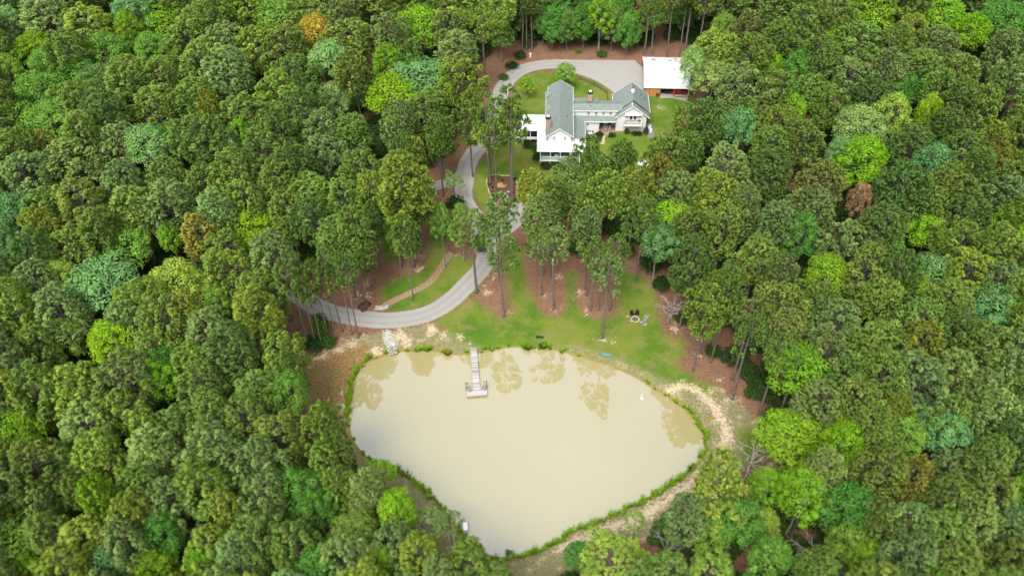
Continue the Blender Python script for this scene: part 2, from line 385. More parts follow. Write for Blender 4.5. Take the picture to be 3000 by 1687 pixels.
LAWNS = [
 PS([(1500,330),(1500,270),(1530,226),(1565,215),(1610,211),(1660,212),(1705,222),(1750,240),(1790,262),(1800,300),(1900,275),(2010,275),(2040,290),(2010,330),(1965,370),(1950,420),(1935,460),(1890,500),(1860,560),(1760,600),(1650,570),(1560,640),(1470,650),(1415,622),(1392,590),(1380,560),(1381,530),(1392,490),(1430,450),(1470,400)]),
 PS([(1262,944),(1300,925),(1345,895),(1380,855),(1425,800),(1450,770),(1478,715),(1535,720),(1540,790),(1556,830),(1575,880),(1600,920),(1645,920),(1650,850),(1645,810),(1670,790),(1700,800),(1690,880),(1720,925),(1760,930),(1810,905),(1805,850),(1800,800),(1850,790),(1912,832),(1929,890),(1929,952),(1960,990),(2012,990),(2005,1035),(1987,1064),(2020,1097),(2070,1117),(2092,1151),(2080,1175),(1990,1138),(1880,1080),(1800,1040),(1700,1015),(1600,1010),(1480,1018),(1400,1020),(1340,995),(1300,965)]),
 PS(Z3([(1440,150),(1600,160),(1640,300),(1650,480),(1880,490),(1930,580),(1840,680),(1700,800),(1500,935),(1300,1010),(1080,1010),(1040,920),(1020,760),(1150,680),(1400,650),(1470,500),(1490,300)])),
 PS(Z3([(1000,320),(1190,380),(1210,470),(1130,550),(1050,520)])),
 PS(Z7([(1120,400),(1230,380),(1330,520),(1290,650),(1190,640)]))]
BARE = [PS(Z4([(590,440),(700,470),(700,600),(740,740),(700,800),(620,800),(560,730),(470,690),(430,640),(500,560)])),
 PS(Z4([(830,340),(1130,350),(1090,480),(1105,600),(1110,740),(1080,790),(970,785),(900,700),(850,560),(820,450)])),
 PS(Z4([(1170,440),(1260,440),(1180,560),(1190,680),(1240,770),(1340,800),(1440,790),(1470,740),(1440,620),(1470,480),(1400,400)]))]
PATH = smooth_poly(PS(Z3([(1665,470),(1590,580),(1500,720),(1350,810),(1200,870),(1060,945)])), 2, False)
SPATH = smooth_poly(PS(Z2([(1400,890),(1440,850),(1560,780),(1700,740),(1790,705),(1840,720)])), 2, False)
BED = smooth_poly(PS(Z2([(1090,478),(1170,495),(1240,490),(1310,510),(1345,560),(1335,700),(1350,790),(1300,860),(1210,890),(1120,870),(1050,820),(1010,740),(975,640),(955,560),(985,510),(1040,482)])), 2)
DRYZ = PS([(1095,975),(1160,965),(1250,950),(1300,965),(1400,985),(1600,985),(1800,1010),(1900,1060),(2000,1110),(2120,1140),(2180,1190),(2240,1260),(2245,1330),(2150,1400),(2080,1480),(1950,1560),(1750,1640),(1600,1720),(1300,1720),(1250,1600),(1150,1450),(1020,1360),(960,1300),(880,1150),(880,1060),(960,1010),(1040,985)])
SAND = [smooth_poly(PS(Z7([(640,110),(740,70),(850,110),(960,210),(1030,320),(1060,430),(1040,540),(980,640),(900,710),(760,800),(620,900),(500,980),(400,1040),(200,1105),(0,1170),(-140,1250)])), 1, False)]
SAND.append(smooth_poly(PS([(905,1070),(940,1036),(1006,1010),(1052,998)]), 1, False)); SAND.append(smooth_poly(PS([(1004,1150),(1006,1190),(1004,1220)]), 1, False))
SANDB = [(Z3([(1200,1230)]),3.2),(Z3([(1250,1320)]),2.5),(Z3([(1500,1180)]),3),(Z3([(1600,1230)]),2.2),(Z3([(1760,1250)]),1.6),(Z3([(980,1370)]),3),(Z3([(1870,1310)]),1.0),(Z3([(760,1310)]),2.6),(Z3([(620,1370)]),2.2),(Z3([(480,1420)]),2),(Z3([(890,860)]),2.2),(Z3([(800,850)]),1.5),(Z3([(870,1230)]),1.4),
 (Z3([(1390,310)]),1.6),(Z3([(1380,600)]),1.8),(Z3([(1280,480)]),1.3),(Z3([(1370,480)]),1.4),(Z3([(980,570)]),1.4),(Z3([(870,740)]),1.5),(Z3([(1960,780)]),1.6),(Z3([(2030,820)]),1.7),(Z3([(2090,660)]),1.5),(Z3([(2220,1020)]),1.1),
 (Z4([(1060,500)]),1.5),(Z4([(1030,750)]),1.1),(Z4([(940,650)]),.9),(Z4([(1210,620)]),1.4),(Z4([(1250,760)]),1.1),(Z4([(1370,950)]),1.6),(Z4([(1450,970)]),1.1),(Z4([(1880,820)]),1.2),(Z4([(1870,880)]),1.6),(Z4([(2050,1070)]),1.3),(Z4([(2060,940)]),1.2),(Z4([(1140,350)]),1.1),(Z4([(2180,1230)]),1.0),(Z4([(2130,1330)]),1.5),(Z4([(2260,1380)]),1.8),
 (Z1([(1350,440)]),2.6),(Z1([(1560,430)]),2.4),(Z3([(1910,440)]),1.5),(Z3([(1740,480)]),1.2),(Z2([(1790,700)]),1.3),(Z2([(1430,870)]),1.4),(Z7([(1100,170)]),2),(Z7([(1290,330)]),1.5),(Z7([(1230,560)]),.3),(Z7([(1380,660)]),1.6),(Z1([(1840,700)]),1.6)]
X0, X1, Y0, Y1, ST = -78.0, 82.0, 62.0, 280.0, 0.45
nx_, ny_ = int((X1 - X0) / ST) + 1, int((Y1 - Y0) / ST) + 1
gx = np.linspace(X0, X1, nx_); gy = np.linspace(Y0, Y1, ny_)
GX, GY = np.meshgrid(gx, gy); GP = np.stack([GX.ravel(), GY.ravel()], 1)
sdp = sdpoly(GP, POND)
WEST = PS([(885,1060),(960,1008),(1060,1000),(1100,1030),(1060,1070),(1030,1120),(1018,1190),(1024,1290),(960,1250),(900,1150)])
W = lambda sd, b=6.0: np.clip(.5 - sd / b, 0, 1)
lawn = np.min([sdpoly(GP, smooth_poly(p, 1)) for p in LAWNS], 0)
bare = np.min([sdpoly(GP, smooth_poly(p, 2)) for p in BARE], 0)
drv = np.min([sdline(GP, l, w_) for l, w_ in DRIVES] + [sdpoly(GP, smooth_poly(PARK, 1)), sdpoly(GP, BARNG)], 0)
trk = np.min([np.abs(sdline(GP, l, .95)) for l, w_ in DRIVES], 0)
sand = np.min([sdline(GP, l, 1.6 if n_ == 0 else .6) for n_, l in enumerate(SAND)] + [np.hypot(*(GP - PS(c_)[0]).T) - r__ * .62 for c_, r__ in SANDB], 0)
dryd = np.minimum(sdpoly(GP, smooth_poly(DRYZ, 1)), sdp - 3.0)
pth = np.minimum(sdline(GP, PATH, .85), sdline(GP, SPATH, .9))
zz = np.clip(WL + sdp * .20, -2.2, 0.0)
ATT = dict(grass=W(lawn), bare=W(bare), drive=W(drv, 4), track=np.clip(1 - trk / .8, 0, 1), sand=W(sand, 5), dry=W(dryd), path=W(pth, 4), mulch=W(sdpoly(GP, BED), 4), west=W(sdpoly(GP, smooth_poly(WEST, 1))), shore=W(sdp - .5, 3) * .95)
ATT['bare'] = np.where(lawn < 3, ATT['bare'], 0)
ids = np.arange(nx_ * ny_).reshape(ny_, nx_)
quads = np.stack([ids[:-1, :-1].ravel(), ids[:-1, 1:].ravel(), ids[1:, 1:].ravel(), ids[1:, :-1].ravel()], 1)
cen = lambda a: a[quads].mean(1)
cls = np.zeros(len(quads), int)
cls[(cen(lawn) < 0) & (cen(bare) > 0)] = 1
cls[cen(sdpoly(GP, BED)) < 0] = 4
cls[cen(pth) < 0] = 3
cls[cen(drv) < 0] = 2
co3 = np.stack([GX.ravel(), GY.ravel(), zz], 1)
def npmesh(name, verts, faces, mat, attrs=None, smooth=True):
    me = bpy.data.meshes.new(name); k = faces.shape[1]
    me.vertices.add(len(verts)); me.vertices.foreach_set('co', np.ascontiguousarray(verts, np.float32).ravel())
    me.loops.add(len(faces) * k); me.loops.foreach_set('vertex_index', faces.astype(np.int32).ravel())
    me.polygons.add(len(faces)); me.polygons.foreach_set('loop_start', np.arange(0, len(faces) * k, k, dtype=np.int32))
    me.polygons.foreach_set('use_smooth', np.full(len(faces), smooth))
    me.materials.append(mat); me.update(calc_edges=True)
    for n_, v_ in (attrs or {}).items():
        at_ = me.attributes.new(n_, 'FLOAT', 'POINT'); at_.data.foreach_set('value', np.ascontiguousarray(v_, np.float32))
    return me
for i, nm_ in enumerate(['ground', 'lawn', 'driveway', 'footpath', 'flower_bed_soil']):
    fq = quads[cls == i]; used, inv = np.unique(fq, return_inverse=True)
    v_, f_ = co3[used], inv.reshape(fq.shape); at_ = {k: a[used] for k, a in ATT.items()}
    if i == 0:      # one sheet out to the horizon
        o4 = len(v_); B = 2500
        ext = np.array([(X0, Y0, 0), (X1, Y0, 0), (X1, Y1, 0), (X0, Y1, 0), (-B, -B, 0), (B, -B, 0), (B, B, 0), (-B, B, 0)], float)
        v_ = np.vstack([v_, ext]); f_ = np.vstack([f_, np.array([(4, 5, 1, 0), (5, 6, 2, 1), (6, 7, 3, 2), (7, 4, 0, 3)]) + o4])
        at_ = {k: np.concatenate([a, np.zeros(8)]) for k, a in at_.items()}
    o = link(nm_, npmesh(nm_, v_, f_, M_GROUND, at_)); o['kind'] = 'structure'
wm = MB(); wp = smooth_poly(PD(POND_D, WL), 2); cxy = wp.mean(0); nw = len(wp)
wv_ = [(*(cxy + (q - cxy) * k_), WL) for k_ in (1.02, .955) for q in wp]
wm.add(wv_, [tuple(range(nw, 2 * nw))] + [(i, (i + 1) % nw, (i + 1) % nw + nw, i + nw) for i in range(nw)])
me = wm.mesh('pond_water', M_WATER); sa = me.attributes.new('shallow', 'FLOAT', 'POINT'); sa.data.foreach_set('value', [1.0] * nw + [0.0] * nw)
o = link('pond_water', me); o['kind'] = 'structure'

# ------------------------------------------------------------ foliage prototypes
def blades(cent, rad, K, length=1.0, wide=.24, up=-.35, r0=.35, seed=0):
    """needle tufts: wedge faces fanning out of each centre"""
    rg = np.random.default_rng(seed); n_ = len(cent)
    d = rg.normal(size=(n_, K, 3)); d /= np.linalg.norm(d, axis=2, keepdims=True)
    low = d[..., 2] < up; d[..., 2] = np.where(low, -d[..., 2] * .6, d[..., 2]); d[..., 2] += .25; d /= np.linalg.norm(d, axis=2, keepdims=True)
    r = rad[:, None, None]
    tip = cent[:, None] + d * r * rg.uniform(.8, 1.12, (n_, K, 1)) * length
    bas = cent[:, None] + d * r * r0
    s_ = rg.normal(size=(n_, K, 3)); s_ -= (s_ * d).sum(2, keepdims=True) * d; s_ /= np.linalg.norm(s_, axis=2, keepdims=True)
    ww = wide * rg.uniform(.6, 1.2, (n_, K, 1)) * .5
    v = np.stack([bas, tip - s_ * ww, tip + s_ * ww], 2).reshape(-1, 3)
    f = np.arange(len(v)).reshape(-1, 3)
    tri = v.reshape(-1, 3, 3); fl_ = np.cross(tri[:, 1] - tri[:, 0], tri[:, 2] - tri[:, 0])[:, 2] < 0
    f[fl_] = f[fl_][:, ::-1]
    tone = np.repeat(np.clip(rg.normal(.5, .18, (n_, 1)) + rg.normal(0, .14, (n_, K)), 0, 1).ravel(), 3)
    nr = d + np.array([0, 0, .32]) + rg.normal(0, .25, d.shape); nr /= np.linalg.norm(nr, axis=2, keepdims=True)
    return v, f, tone, np.repeat(nr.reshape(-1, 3), 3, 0)
def leaves(cent, rad, K, size=.40, seed=0, jit=.55, squash=.85):
    rg = np.random.default_rng(seed); n_ = len(cent)
    d = rg.normal(size=(n_, K, 3)); d /= np.linalg.norm(d, axis=2, keepdims=True)
    d[..., 2] = np.where(d[..., 2] < -.45, -d[..., 2], d[..., 2])
    p = cent[:, None] + d * rad[:, None, None] * rg.uniform(.72, 1.08, (n_, K, 1)) * np.array([1, 1, squash])
    nrm = d + rg.normal(0, jit, (n_, K, 3)); nrm[..., 2] += .25; nrm /= np.linalg.norm(nrm, axis=2, keepdims=True)
    s_ = rg.normal(size=(n_, K, 3)); s_ -= (s_ * nrm).sum(2, keepdims=True) * nrm; s_ /= np.linalg.norm(s_, axis=2, keepdims=True)
    t_ = np.cross(nrm, s_); z_ = size * rg.uniform(.55, 1.25, (n_, K, 1)) * .5
    v = np.stack([p - s_ * z_, p - t_ * z_ * .7, p + s_ * z_, p + t_ * z_ * .7], 2).reshape(-1, 3)
    f = np.arange(len(v)).reshape(-1, 4)
    tone = np.repeat(np.clip(rg.normal(.5, .15, (n_, 1)) + rg.normal(0, .15, (n_, K)), 0, 1).ravel(), 4)
    nr = d + nrm * .35 + np.array([0, 0, .4]); nr /= np.linalg.norm(nr, axis=2, keepdims=True)
    return v, f, tone, np.repeat(nr.reshape(-1, 3), 4, 0)
def pine_proto(seed, lo=11.0, hi=25.0, Rm=5.0, n=56, K=84, sparse=1.0, lobe=1.25, k_r=1.0):
    rr = random.Random(seed); cs = []; rads = []
    bend = (rr.uniform(-.5, .5), rr.uniform(-.5, .5)); ph0 = rr.uniform(0, 6.28)
    asym = [(rr.uniform(0, 6.28), rr.uniform(.08, .26), rr.choice([1, 2, 3])) for _ in range(3)]
    def axis(z): t = z / hi; return (bend[0] * math.sin(t * 3), bend[1] * math.sin(t * 2.4))
    zc = lo + (hi - lo) * .40; au, ad = hi - zc, zc - lo
    for i in range(n):
        u = (i + .5) / n; ct = 1 - 1.72 * u; st = math.sqrt(max(0, 1 - ct * ct)); an = ph0 + i * 2.399 + rr.uniform(-.3, .3)
        if rr.random() > sparse: continue
        lr = lobe * rr.uniform(.66, 1.22) * (.82 if ct > .6 else 1)
        q = rr.uniform(.84, 1.06)
        for a0, am, mm in asym: q *= 1 + am * math.cos(mm * (an - a0)) * min(1, st + .2)
        z = zc + ct * ((au - lr * .7) if ct > 0 else ad) * rr.uniform(.90, 1.06); ax = axis(z)
        r_h = (Rm - lr * .6) * st ** .9 * q
        cs.append((ax[0] + r_h * math.cos(an), ax[1] + r_h * math.sin(an), z)); rads.append(lr)
    cs = np.array(cs); rad = np.array(rads)
    v, f, tone, nrm = blades(cs, rad, K, wide=.30, r0=.42, seed=seed)
    crown = npmesh('pine_crown', v, f, M_NEEDLE, {'tone': tone}, True)
    crown.normals_split_custom_set_from_vertices(nrm.tolist())
    tb = MB(); zs = [0, .5, 2, 6, 11, 15, 19, 22, hi - .8]; rs = [q_ * (1.5 if sparse < 1 else 1.1) for q_ in (.36, .27, .24, .22, .19, .16, .12, .08, .03)]
    tb.tube([(axis(z)[0], axis(z)[1], z) for z in zs], rs, 8)
    for c_ in cs[::2]:
        z = max(lo - .6, c_[2] - rr.uniform(1.0, 2.6)); a = (*axis(z), z); b2 = tuple(c_); md = tuple((a[i] + b2[i]) / 2 + (-.25 if i == 2 else 0) for i in range(3))
        tb.tube([a, md, b2], [.07, .05, .02], 4)
    for _ in range(5):
        z = rr.uniform(lo * .5, lo); an = rr.uniform(0, 6.28); l = rr.uniform(.5, 1.6); ax = axis(z)
        tb.tube([(ax[0], ax[1], z), (ax[0] + l * math.cos(an), ax[1] + l * math.sin(an), z + .1)], [.035, .012], 4)
    return tb.mesh('pine_trunk', M_BARK, True), crown
def leafy_proto(seed, lo=5.0, hi=21.0, Rm=5.0, n=40, K=150, size=.42, lobe=1.5, barkm=None):
    rr = random.Random(seed); cs = []; rads = []
    Hc = hi - lo; golden = 2.399
    sub = [(rr.uniform(0, 6.28), rr.uniform(.1, .3), rr.randint(2, 3)) for _ in range(2)]
    for i in range(n):
        u = (i + .5) / n; ct = 1 - 1.45 * u; st = math.sqrt(max(0, 1 - ct * ct)); an = i * golden + rr.uniform(-.3, .3)
        q = rr.uniform(.80, 1.06)
        for a0, am, mm in sub: q *= 1 + am * math.cos(mm * (an - a0)) * st * .7
        lr = lobe * rr.uniform(.7, 1.2)
        cz = lo + Hc * .50
        cs.append((Rm * .86 * st * math.cos(an) * q, Rm * .86 * st * math.sin(an) * q, cz + (Hc * .5 - lr * .6) * ct * rr.uniform(.88, 1.05))); rads.append(lr)
    cs = np.array(cs); rads = np.array(rads)
    v, f, tone, nrm = leaves(cs, rads, K, size, seed)
    crown = npmesh('leafy_crown', v, f, M_LEAF, {'tone': tone}, True); crown.normals_split_custom_set_from_vertices(nrm.tolist())
    tb = MB(); bx, by = rr.uniform(-.3, .3), rr.uniform(-.3, .3)
    tb.tube([(0, 0, 0), (0, 0, .5), (bx, by, lo), (bx * 1.5, by * 1.5, lo + Hc * .45), (bx, by, hi - 2)], [.34, .25, .21, .14, .03], 7)
    for i in range(0, n, 3):
        z = lo + Hc * rr.uniform(.0, .5); c_ = cs[i]; m_ = ((bx + c_[0]) / 2, (by + c_[1]) / 2, (z + c_[2]) / 2 - .1)
        tb.tube([(bx, by, z), m_, tuple(c_)], [.10, .07, .02], 4)
    return tb.mesh('leafy_trunk', barkm or M_GREYBARK, True), crown
def dead_proto(seed, hgt=9, spread=4.5, n=14, lean=(0, 0), twig=5, r0=.22):
    rr = random.Random(seed); tb = MB(); main = []
    for i in range(7):
        t = i / 6; main.append((lean[0] * t ** 1.3 + rr.uniform(-.12, .12), lean[1] * t ** 1.3 + rr.uniform(-.12, .12), hgt * .8 * t))
    tb.tube(main, [r0 * (1 - .75 * i / 6) for i in range(7)], 7)
    br = MB()
    for i in range(n):
        t = rr.uniform(.3, 1); b = [main[int(t * 6)][k] for k in range(3)]; an = i * 2.399 + rr.uniform(-.4, .4); l = spread * rr.uniform(.5, 1.05) * (1.15 - .3 * t)
        e = (b[0] + l * math.cos(an), b[1] + l * math.sin(an), b[2] + l * rr.uniform(.15, .8)); m_ = tuple((b[k] + e[k]) / 2 + rr.uniform(-.25, .25) for k in range(3))
        br.tube([b, m_, e], [.09, .06, .02], 5)
        for j in range(twig):
            s_ = rr.uniform(.35, 1); p = [b[k] + (e[k] - b[k]) * s_ for k in range(3)] if s_ > .5 else list(m_)
            l2 = l * rr.uniform(.2, .5); a2 = an + rr.uniform(-1.1, 1.1); q = (p[0] + l2 * math.cos(a2), p[1] + l2 * math.sin(a2), p[2] + l2 * rr.uniform(-.1, .8))
            br.tube([p, q], [.04, .012], 4)
            for _ in range(2):
                a3 = a2 + rr.uniform(-1, 1); l3 = l2 * .5; h_ = tuple(p[k] + (q[k] - p[k]) * .6 for k in range(3))
                br.tube([h_, (h_[0] + l3 * math.cos(a3), h_[1] + l3 * math.sin(a3), h_[2] + l3 * .4)], [.022, .01], 3)
    return tb.mesh('dead_trunk', M_DEAD, True), br.mesh('dead_branches', M_DEAD, True)

PINES = [pine_proto(100 + i, lo=[11.5, 12, 10.5, 13, 12, 12.5, 11, 12, 10, 13.5, 11.5, 12.5][i], hi=[25, 25.5, 25, 24.5, 26, 25, 25, 25.5, 26.5, 24, 25, 25][i], Rm=[5, 4.8, 5.2, 4.7, 5.1, 5, 5.3, 4.6, 4.5, 5.2, 5, 4.9][i], n=[92, 84, 100, 80, 94, 86, 104, 90, 96, 78, 88, 72][i], lobe=[1.25, 1.3, 1.15, 1.35, 1.2, 1.3, 1.12, 1.2, 1.22, 1.4, 1.1, 1.3][i]) for i in range(12)]
OPEN = [pine_proto(200 + i, lo=[15.5, 14.5, 16, 15][i], n=60, Rm=5, K=70, sparse=.70, lobe=1.12) for i in range(4)]
LEAFY = [leafy_proto(300 + i, lo=[8, 9, 7.5, 9.5, 8, 9][i], n=[44, 38, 52, 40, 60, 46][i], lobe=[1.5, 1.7, 1.35, 1.55, 1.25, 1.4][i], size=[.42, .46, .40, .44, .38, .42][i]) for i in range(6)]
BUSHY = [leafy_proto(370 + i, lo=1.2, hi=20, Rm=4.6, n=62, K=150, size=.46, lobe=1.5) for i in range(3)]
SLIM = [leafy_proto(330 + i, lo=2.0, hi=12, Rm=2.6, n=26, K=110, size=.36, lobe=1.0) for i in range(3)]
SHRUB = [leafy_proto(350 + i, lo=.0, hi=2.4, Rm=1.3, n=18, K=90, size=.22, lobe=.55) for i in range(3)]

# natural crown colours (object colour steers the shared leaf material)
COL = {
 'green': (0.156, 0.258, 0.049), 'olive': (0.163, 0.245, 0.049), 'grey-green': (.172, .262, .076), 'yellow-green': (0.205, 0.307, 0.046),
 'dark green': (0.106, 0.186, 0.040), 'pale green': (0.199, 0.307, 0.083), 'bright green': (0.152, 0.300, 0.020), 'fresh green': (0.142, 0.272, 0.040),
 'bluish green': (0.119, 0.249, 0.077), 'deep green': (0.076, 0.200, 0.032), 'lime green': (0.182, 0.335, 0.017), 'golden orange': (.400, .280, .035),
 'orange-tinged': (.245, .250, .050), 'reddish brown': (0.258, 0.151, 0.072), 'brownish olive': (0.186, 0.233, 0.061), 'golden yellow': (0.255, 0.311, 0.047),
 'jade green': (0.157, 0.311, 0.096)}
TREES = []      # (root, x_px, y_px, tone, kindword, handmade)
def tree(protos, base, sw, sh, tone, name, cat, label=None, group=None, jitter=.10, i=None, rz=None):
    tm, cm = protos[(random.randrange(len(protos)) if i is None else i) % len(protos)]
    t = thing(name, label, cat, (base[0], base[1], 0), random.uniform(0, 6.28) if rz is None else rz, group)
    t.scale = (sw, sw, sh)
    link('trunk', tm, t); cr = link('crown' if 'dead' not in name else 'branches', cm, t)
    k = 1 + random.uniform(-jitter, jitter) * 1.3; h_ = random.uniform(-jitter, jitter)
    c_ = COL[tone]; k *= 1.34 if protos is OPEN else 1.18; cr.color = (c_[0] * k * (1 + h_), c_[1] * k, c_[2] * k * (1 - h_ * .5), 1)
    return t
def crown_at(x, y, wpx, tone, kind='pine', h=None, label=None, D=True):
    """tree whose crown shows at this spot of the photo: find the ground under it"""
    if D: x, y, wpx = x * 1.1646, y * 1.1646, wpx * 1.1646
    h = h or (random.uniform(22.5, 27) if kind != 'leafy' else random.uniform(18, 23))
    zc = h * (.79 if kind != 'leafy' else .72)
    p = at(x, y, zc); d = np.linalg.norm(p - [0, 0, H]); dep = -(CM.T @ (p - [0, 0, H]))[2]
    sw = wpx / (F / dep) / 10.0 * (1.14 if kind == 'pine' else 1.12)
    pr_ = {'pine': PINES, 'open': OPEN, 'leafy': LEAFY}[kind]
    sh = h / (25.0 if kind != 'leafy' else 21.0)
    if kind == 'pine' and y > 900: sh *= random.uniform(.92, 1.06)
    nm_ = 'pine_tree' if kind != 'leafy' else 'broadleaf_tree'
    t = tree(pr_, p, sw, sh, tone, nm_, 'pine tree' if kind != 'leafy' else 'broadleaf tree', label)
    TREES.append([t, x, y, tone, kind, label is not None, wpx]); return t
def trunk_at(bx, by, ty, wpx, tone, kind='open', label=None, zoom=None):
    """tree whose foot and top both show: feet at (bx,by), top at ty (photo pixels)"""
    p = at(bx, by, 0); lo_, hi_ = 2., 45.
    for _ in range(30):
        m_ = (lo_ + hi_) / 2
        if proj((p[0], p[1], m_))[1] > ty: lo_ = m_
        else: hi_ = m_
    h = lo_; x2, y2 = proj((p[0], p[1], h * .78)); dep = -(CM.T @ (np.array([p[0], p[1], h * .78]) - [0, 0, H]))[2]
    sw = wpx / (F / dep) / 10.0
    if kind == 'slim': sw = wpx / (F / dep) / 5.2
    pr_ = {'pine': PINES, 'open': OPEN, 'leafy': LEAFY, 'slim': SLIM, 'bushy': BUSHY}[kind]
    sh = h / {'pine': 25., 'open': 25., 'leafy': 21., 'slim': 12., 'bushy': 20.}[kind]
    leaf = kind in ('leafy', 'slim', 'bushy')
    t = tree(pr_, p, sw, sh, tone, 'broadleaf_tree' if leaf else 'pine_tree', 'broadleaf tree' if leaf else 'pine tree', label)
    TREES.append([t, x2, y2, tone, kind, label is not None, wpx]); return t

# ------------------------------------------------------------ trees whose trunks show (photo pixels, 3000 wide)
L = 'label'
for a in [
 (1050,988,748,74,'green','open','slender green pine with long bare trunk, nearest the driveway bend on its pond side'),
 (1031,980,770,60,'green','open','thin pine just left of the driveway bend pine, above the sandy slope'),
 (1003,970,722,78,'green','open','green pine, third trunk from the right in the row below the lower driveway'),
 (988,990,775,66,'olive','open','olive pine, fourth trunk from the right in the row below the lower driveway'),
 (963,993,760,60,'green','open','pine trunk behind the dark shrub left of the sandy slope'),
 (902,1013,752,95,'green','open','wide green pine leaning in view over the far left end of the driveway'),
 (926,1013,800,60,'olive','open','pine standing left of the climbing dark shrub by the driveway end'),
 (944,1016,820,56,'green','open','thin pine standing right beside the climbing dark shrub by the driveway end'),
 (1067,876,624,125,'green','pine','big broad pine rising from the dark root mound beside the driveway'),
 (1115,781,600,92,'dark green','pine','tall pine on the straw slope left of the ditch lawn, above the root mound'),
 (1092,853,756,50,'green','open','spindly young pine on red straw above the riprap culvert'),
 (1036,846,735,60,'green','open','pine with short visible trunk left of the root mound'),
 (1212,780,462,150,'yellow-green','pine','big yellow-green pine on the sandy island left of the ditch lawn'),
 (1221,751,505,80,'green','pine','slimmer pine close behind the big yellow-green pine by the ditch lawn'),
 (1234,707,528,92,'green','pine','pine at the upper end of the sandy island by the ditch lawn'),
 (1397,856,622,124,'green','open','two-lobed pine standing between the driveway and the wood-chip path'),
 (1477,926,680,118,'green','open','lone pine with long straight trunk on the bare island nearest the dock'),
 (1463,822,618,92,'pale green','open','see-through pine just above the lone island pine nearest the dock'),
 (1587,864,684,84,'olive','open','pine with thick dark trunk on the left edge of the middle straw island'),
 (1622,906,667,104,'pale green','open','pale pine at the lower end of the middle straw island'),
 (1614,809,648,70,'green','open','pine at the top of the middle straw island'),
 (1717,865,686,76,'yellow-green','open','yellow-green pine on the left of the right straw island'),
 (1729,911,700,70,'olive','open','olive pine at the lower edge of the right straw island'),
 (1753,906,720,86,'green','open','pine in the middle of the right straw island'),
 (1786,909,692,80,'green','open','pine at the right edge of the right straw island near the fire pit'),
 (1764,991,744,104,'pale green','open','pale green pine standing alone on the lawn between fire pit and pond'),
 (1982,930,800,70,'green','open','thin pine right of the bare dead tree near the fire pit'),
 (1991,958,706,128,'dark green','pine','large dark pine right of the bare dead tree near the fire pit'),
 (2030,1087,838,112,'yellow-green','pine','yellow-green pine, front one at the right edge of the lawn'),
 (2053,1035,800,92,'green','pine','pine directly behind the front pine at the right lawn edge'),
 (2082,1062,784,110,'green','pine','pine with slanting trunk right of the front lawn edge pine'),
 (2084,1027,770,84,'olive','open','pine with thin half-hidden trunk behind the slanting one at the right lawn edge'),
 (2144,1112,866,110,'olive','open','olive pine on the red straw slope above the right bend of the pond'),
 (2147,1168,925,104,'green','open','pine whose foot stands at the sandy corner of the right bank'),
 (2223,1215,984,110,'green','open','dark-trunked pine on the right bank above the bare white dead tree'),
 (1437,538,278,104,'green','open','left tall pine in the stone-edged bed by the loop drive'),
 (1457,583,352,84,'olive','open','leaning pine in front of the left tall pine in the stone-edged bed'),
 (1496,571,252,92,'green','open','tall pine on the right of the stone-edged bed, behind the front one'),
 (1501,596,300,98,'green','open','tall pine on the right of the stone-edged bed, nearest the viewer'),
 (1499,528,330,80,'yellow-green','open','rearmost of the three tall pines on the right of the stone-edged bed'),
 (1303,528,392,82,'olive','pine','olive pine at the fork left of the loop drive'),
 (1334,596,512,64,'pale green','open','small pale pine on the left edge of the drive below the fork'),
 (1530,150,-40,70,'dark green','open','leftmost bare trunk of three pines behind the loop drive'),
 (1543,147,-60,60,'green','open','middle bare trunk of three pines behind the loop drive'),
 (1559,149,-30,60,'olive','open','right bare trunk of three pines behind the loop drive'),
 (1888,158,-70,80,'olive','open','thick pine trunk directly behind the left corner of the barn'),
 (1909,160,20,72,'green','open','forked leaning pine trunk second from the left behind the barn'),
 (1954,166,-60,70,'olive','open','third pine trunk from the left behind the barn'),
 (1990,162,-30,60,'dark green','open','thin fourth pine trunk from the left behind the barn'),
 (2005,168,-80,80,'green','open','tall slanting pine trunk, fifth from the left behind the barn'),
 (2040,170,-40,80,'olive','open','pine trunk behind the right end of the barn roof'),
 (1426,274,26,96,'yellow-green','open','tall pine beside the upper left bend of the loop drive'),
 (1471,182,60,60,'fresh green','slim','slim fresh green tree leaning above the upper left bend of the loop drive'),
 (1869,138,36,88,'olive','pine','olive tree in front of the dark woods left of the barn'),
 (1616,145,20,90,'deep green','bushy','deep green oak with pale foot behind the loop drive'),
 (1662,146,30,84,'dark green','bushy','dark oak second from the left behind the parking area'),
 (1708,143,5,86,'deep green','bushy','deep green oak third from the left behind the parking area'),
 (1753,159,-20,66,'bright green','slim','bright green tree with white trunk behind the parking area'),
 (1792,150,25,84,'dark green','bushy','dark green tree right of the white-trunked tree behind the parking area'),
 (1832,160,40,80,'deep green','bushy','deep green tree with low foliage nearest the gravel, left of the barn'),
 (1590,128,-20,96,'dark green','bushy','dark green tree behind the three bare trunks by the loop drive'),
 (1640,118,-30,100,'deep green','bushy','deep green tree in the second row behind the parking area, left one'),
 (1730,115,-40,100,'dark green','bushy','dark tree in the second row behind the white-trunked tree'),
 (1810,118,-20,96,'deep green','bushy','deep green tree in the second row left of the barn'),
 (1920,112,-30,90,'dark green','bushy','dark green tree deep in the woods behind the barn, left one'),
 (1990,110,-20,90,'deep green','bushy','deep green tree deep in the woods behind the barn, right one'),
 (1510,118,-30,90,'dark green','bushy','dark green tree left of the three bare trunks by the loop drive'),
 (1655,262,186,58,'fresh green','leafy','round green tree beside the wooden yard fence'),
 (1545,290,224,44,'bright green','slim','conical bright green tree on the yard lawn beside the loop drive'),
 (1174,787,622,70,'fresh green','slim','sparse young broadleaf tree on the straw slope beside the sandy island'),
 (1200,749,620,60,'fresh green','slim','second sparse young broadleaf tree on the straw slope, nearer the ditch lawn')]:
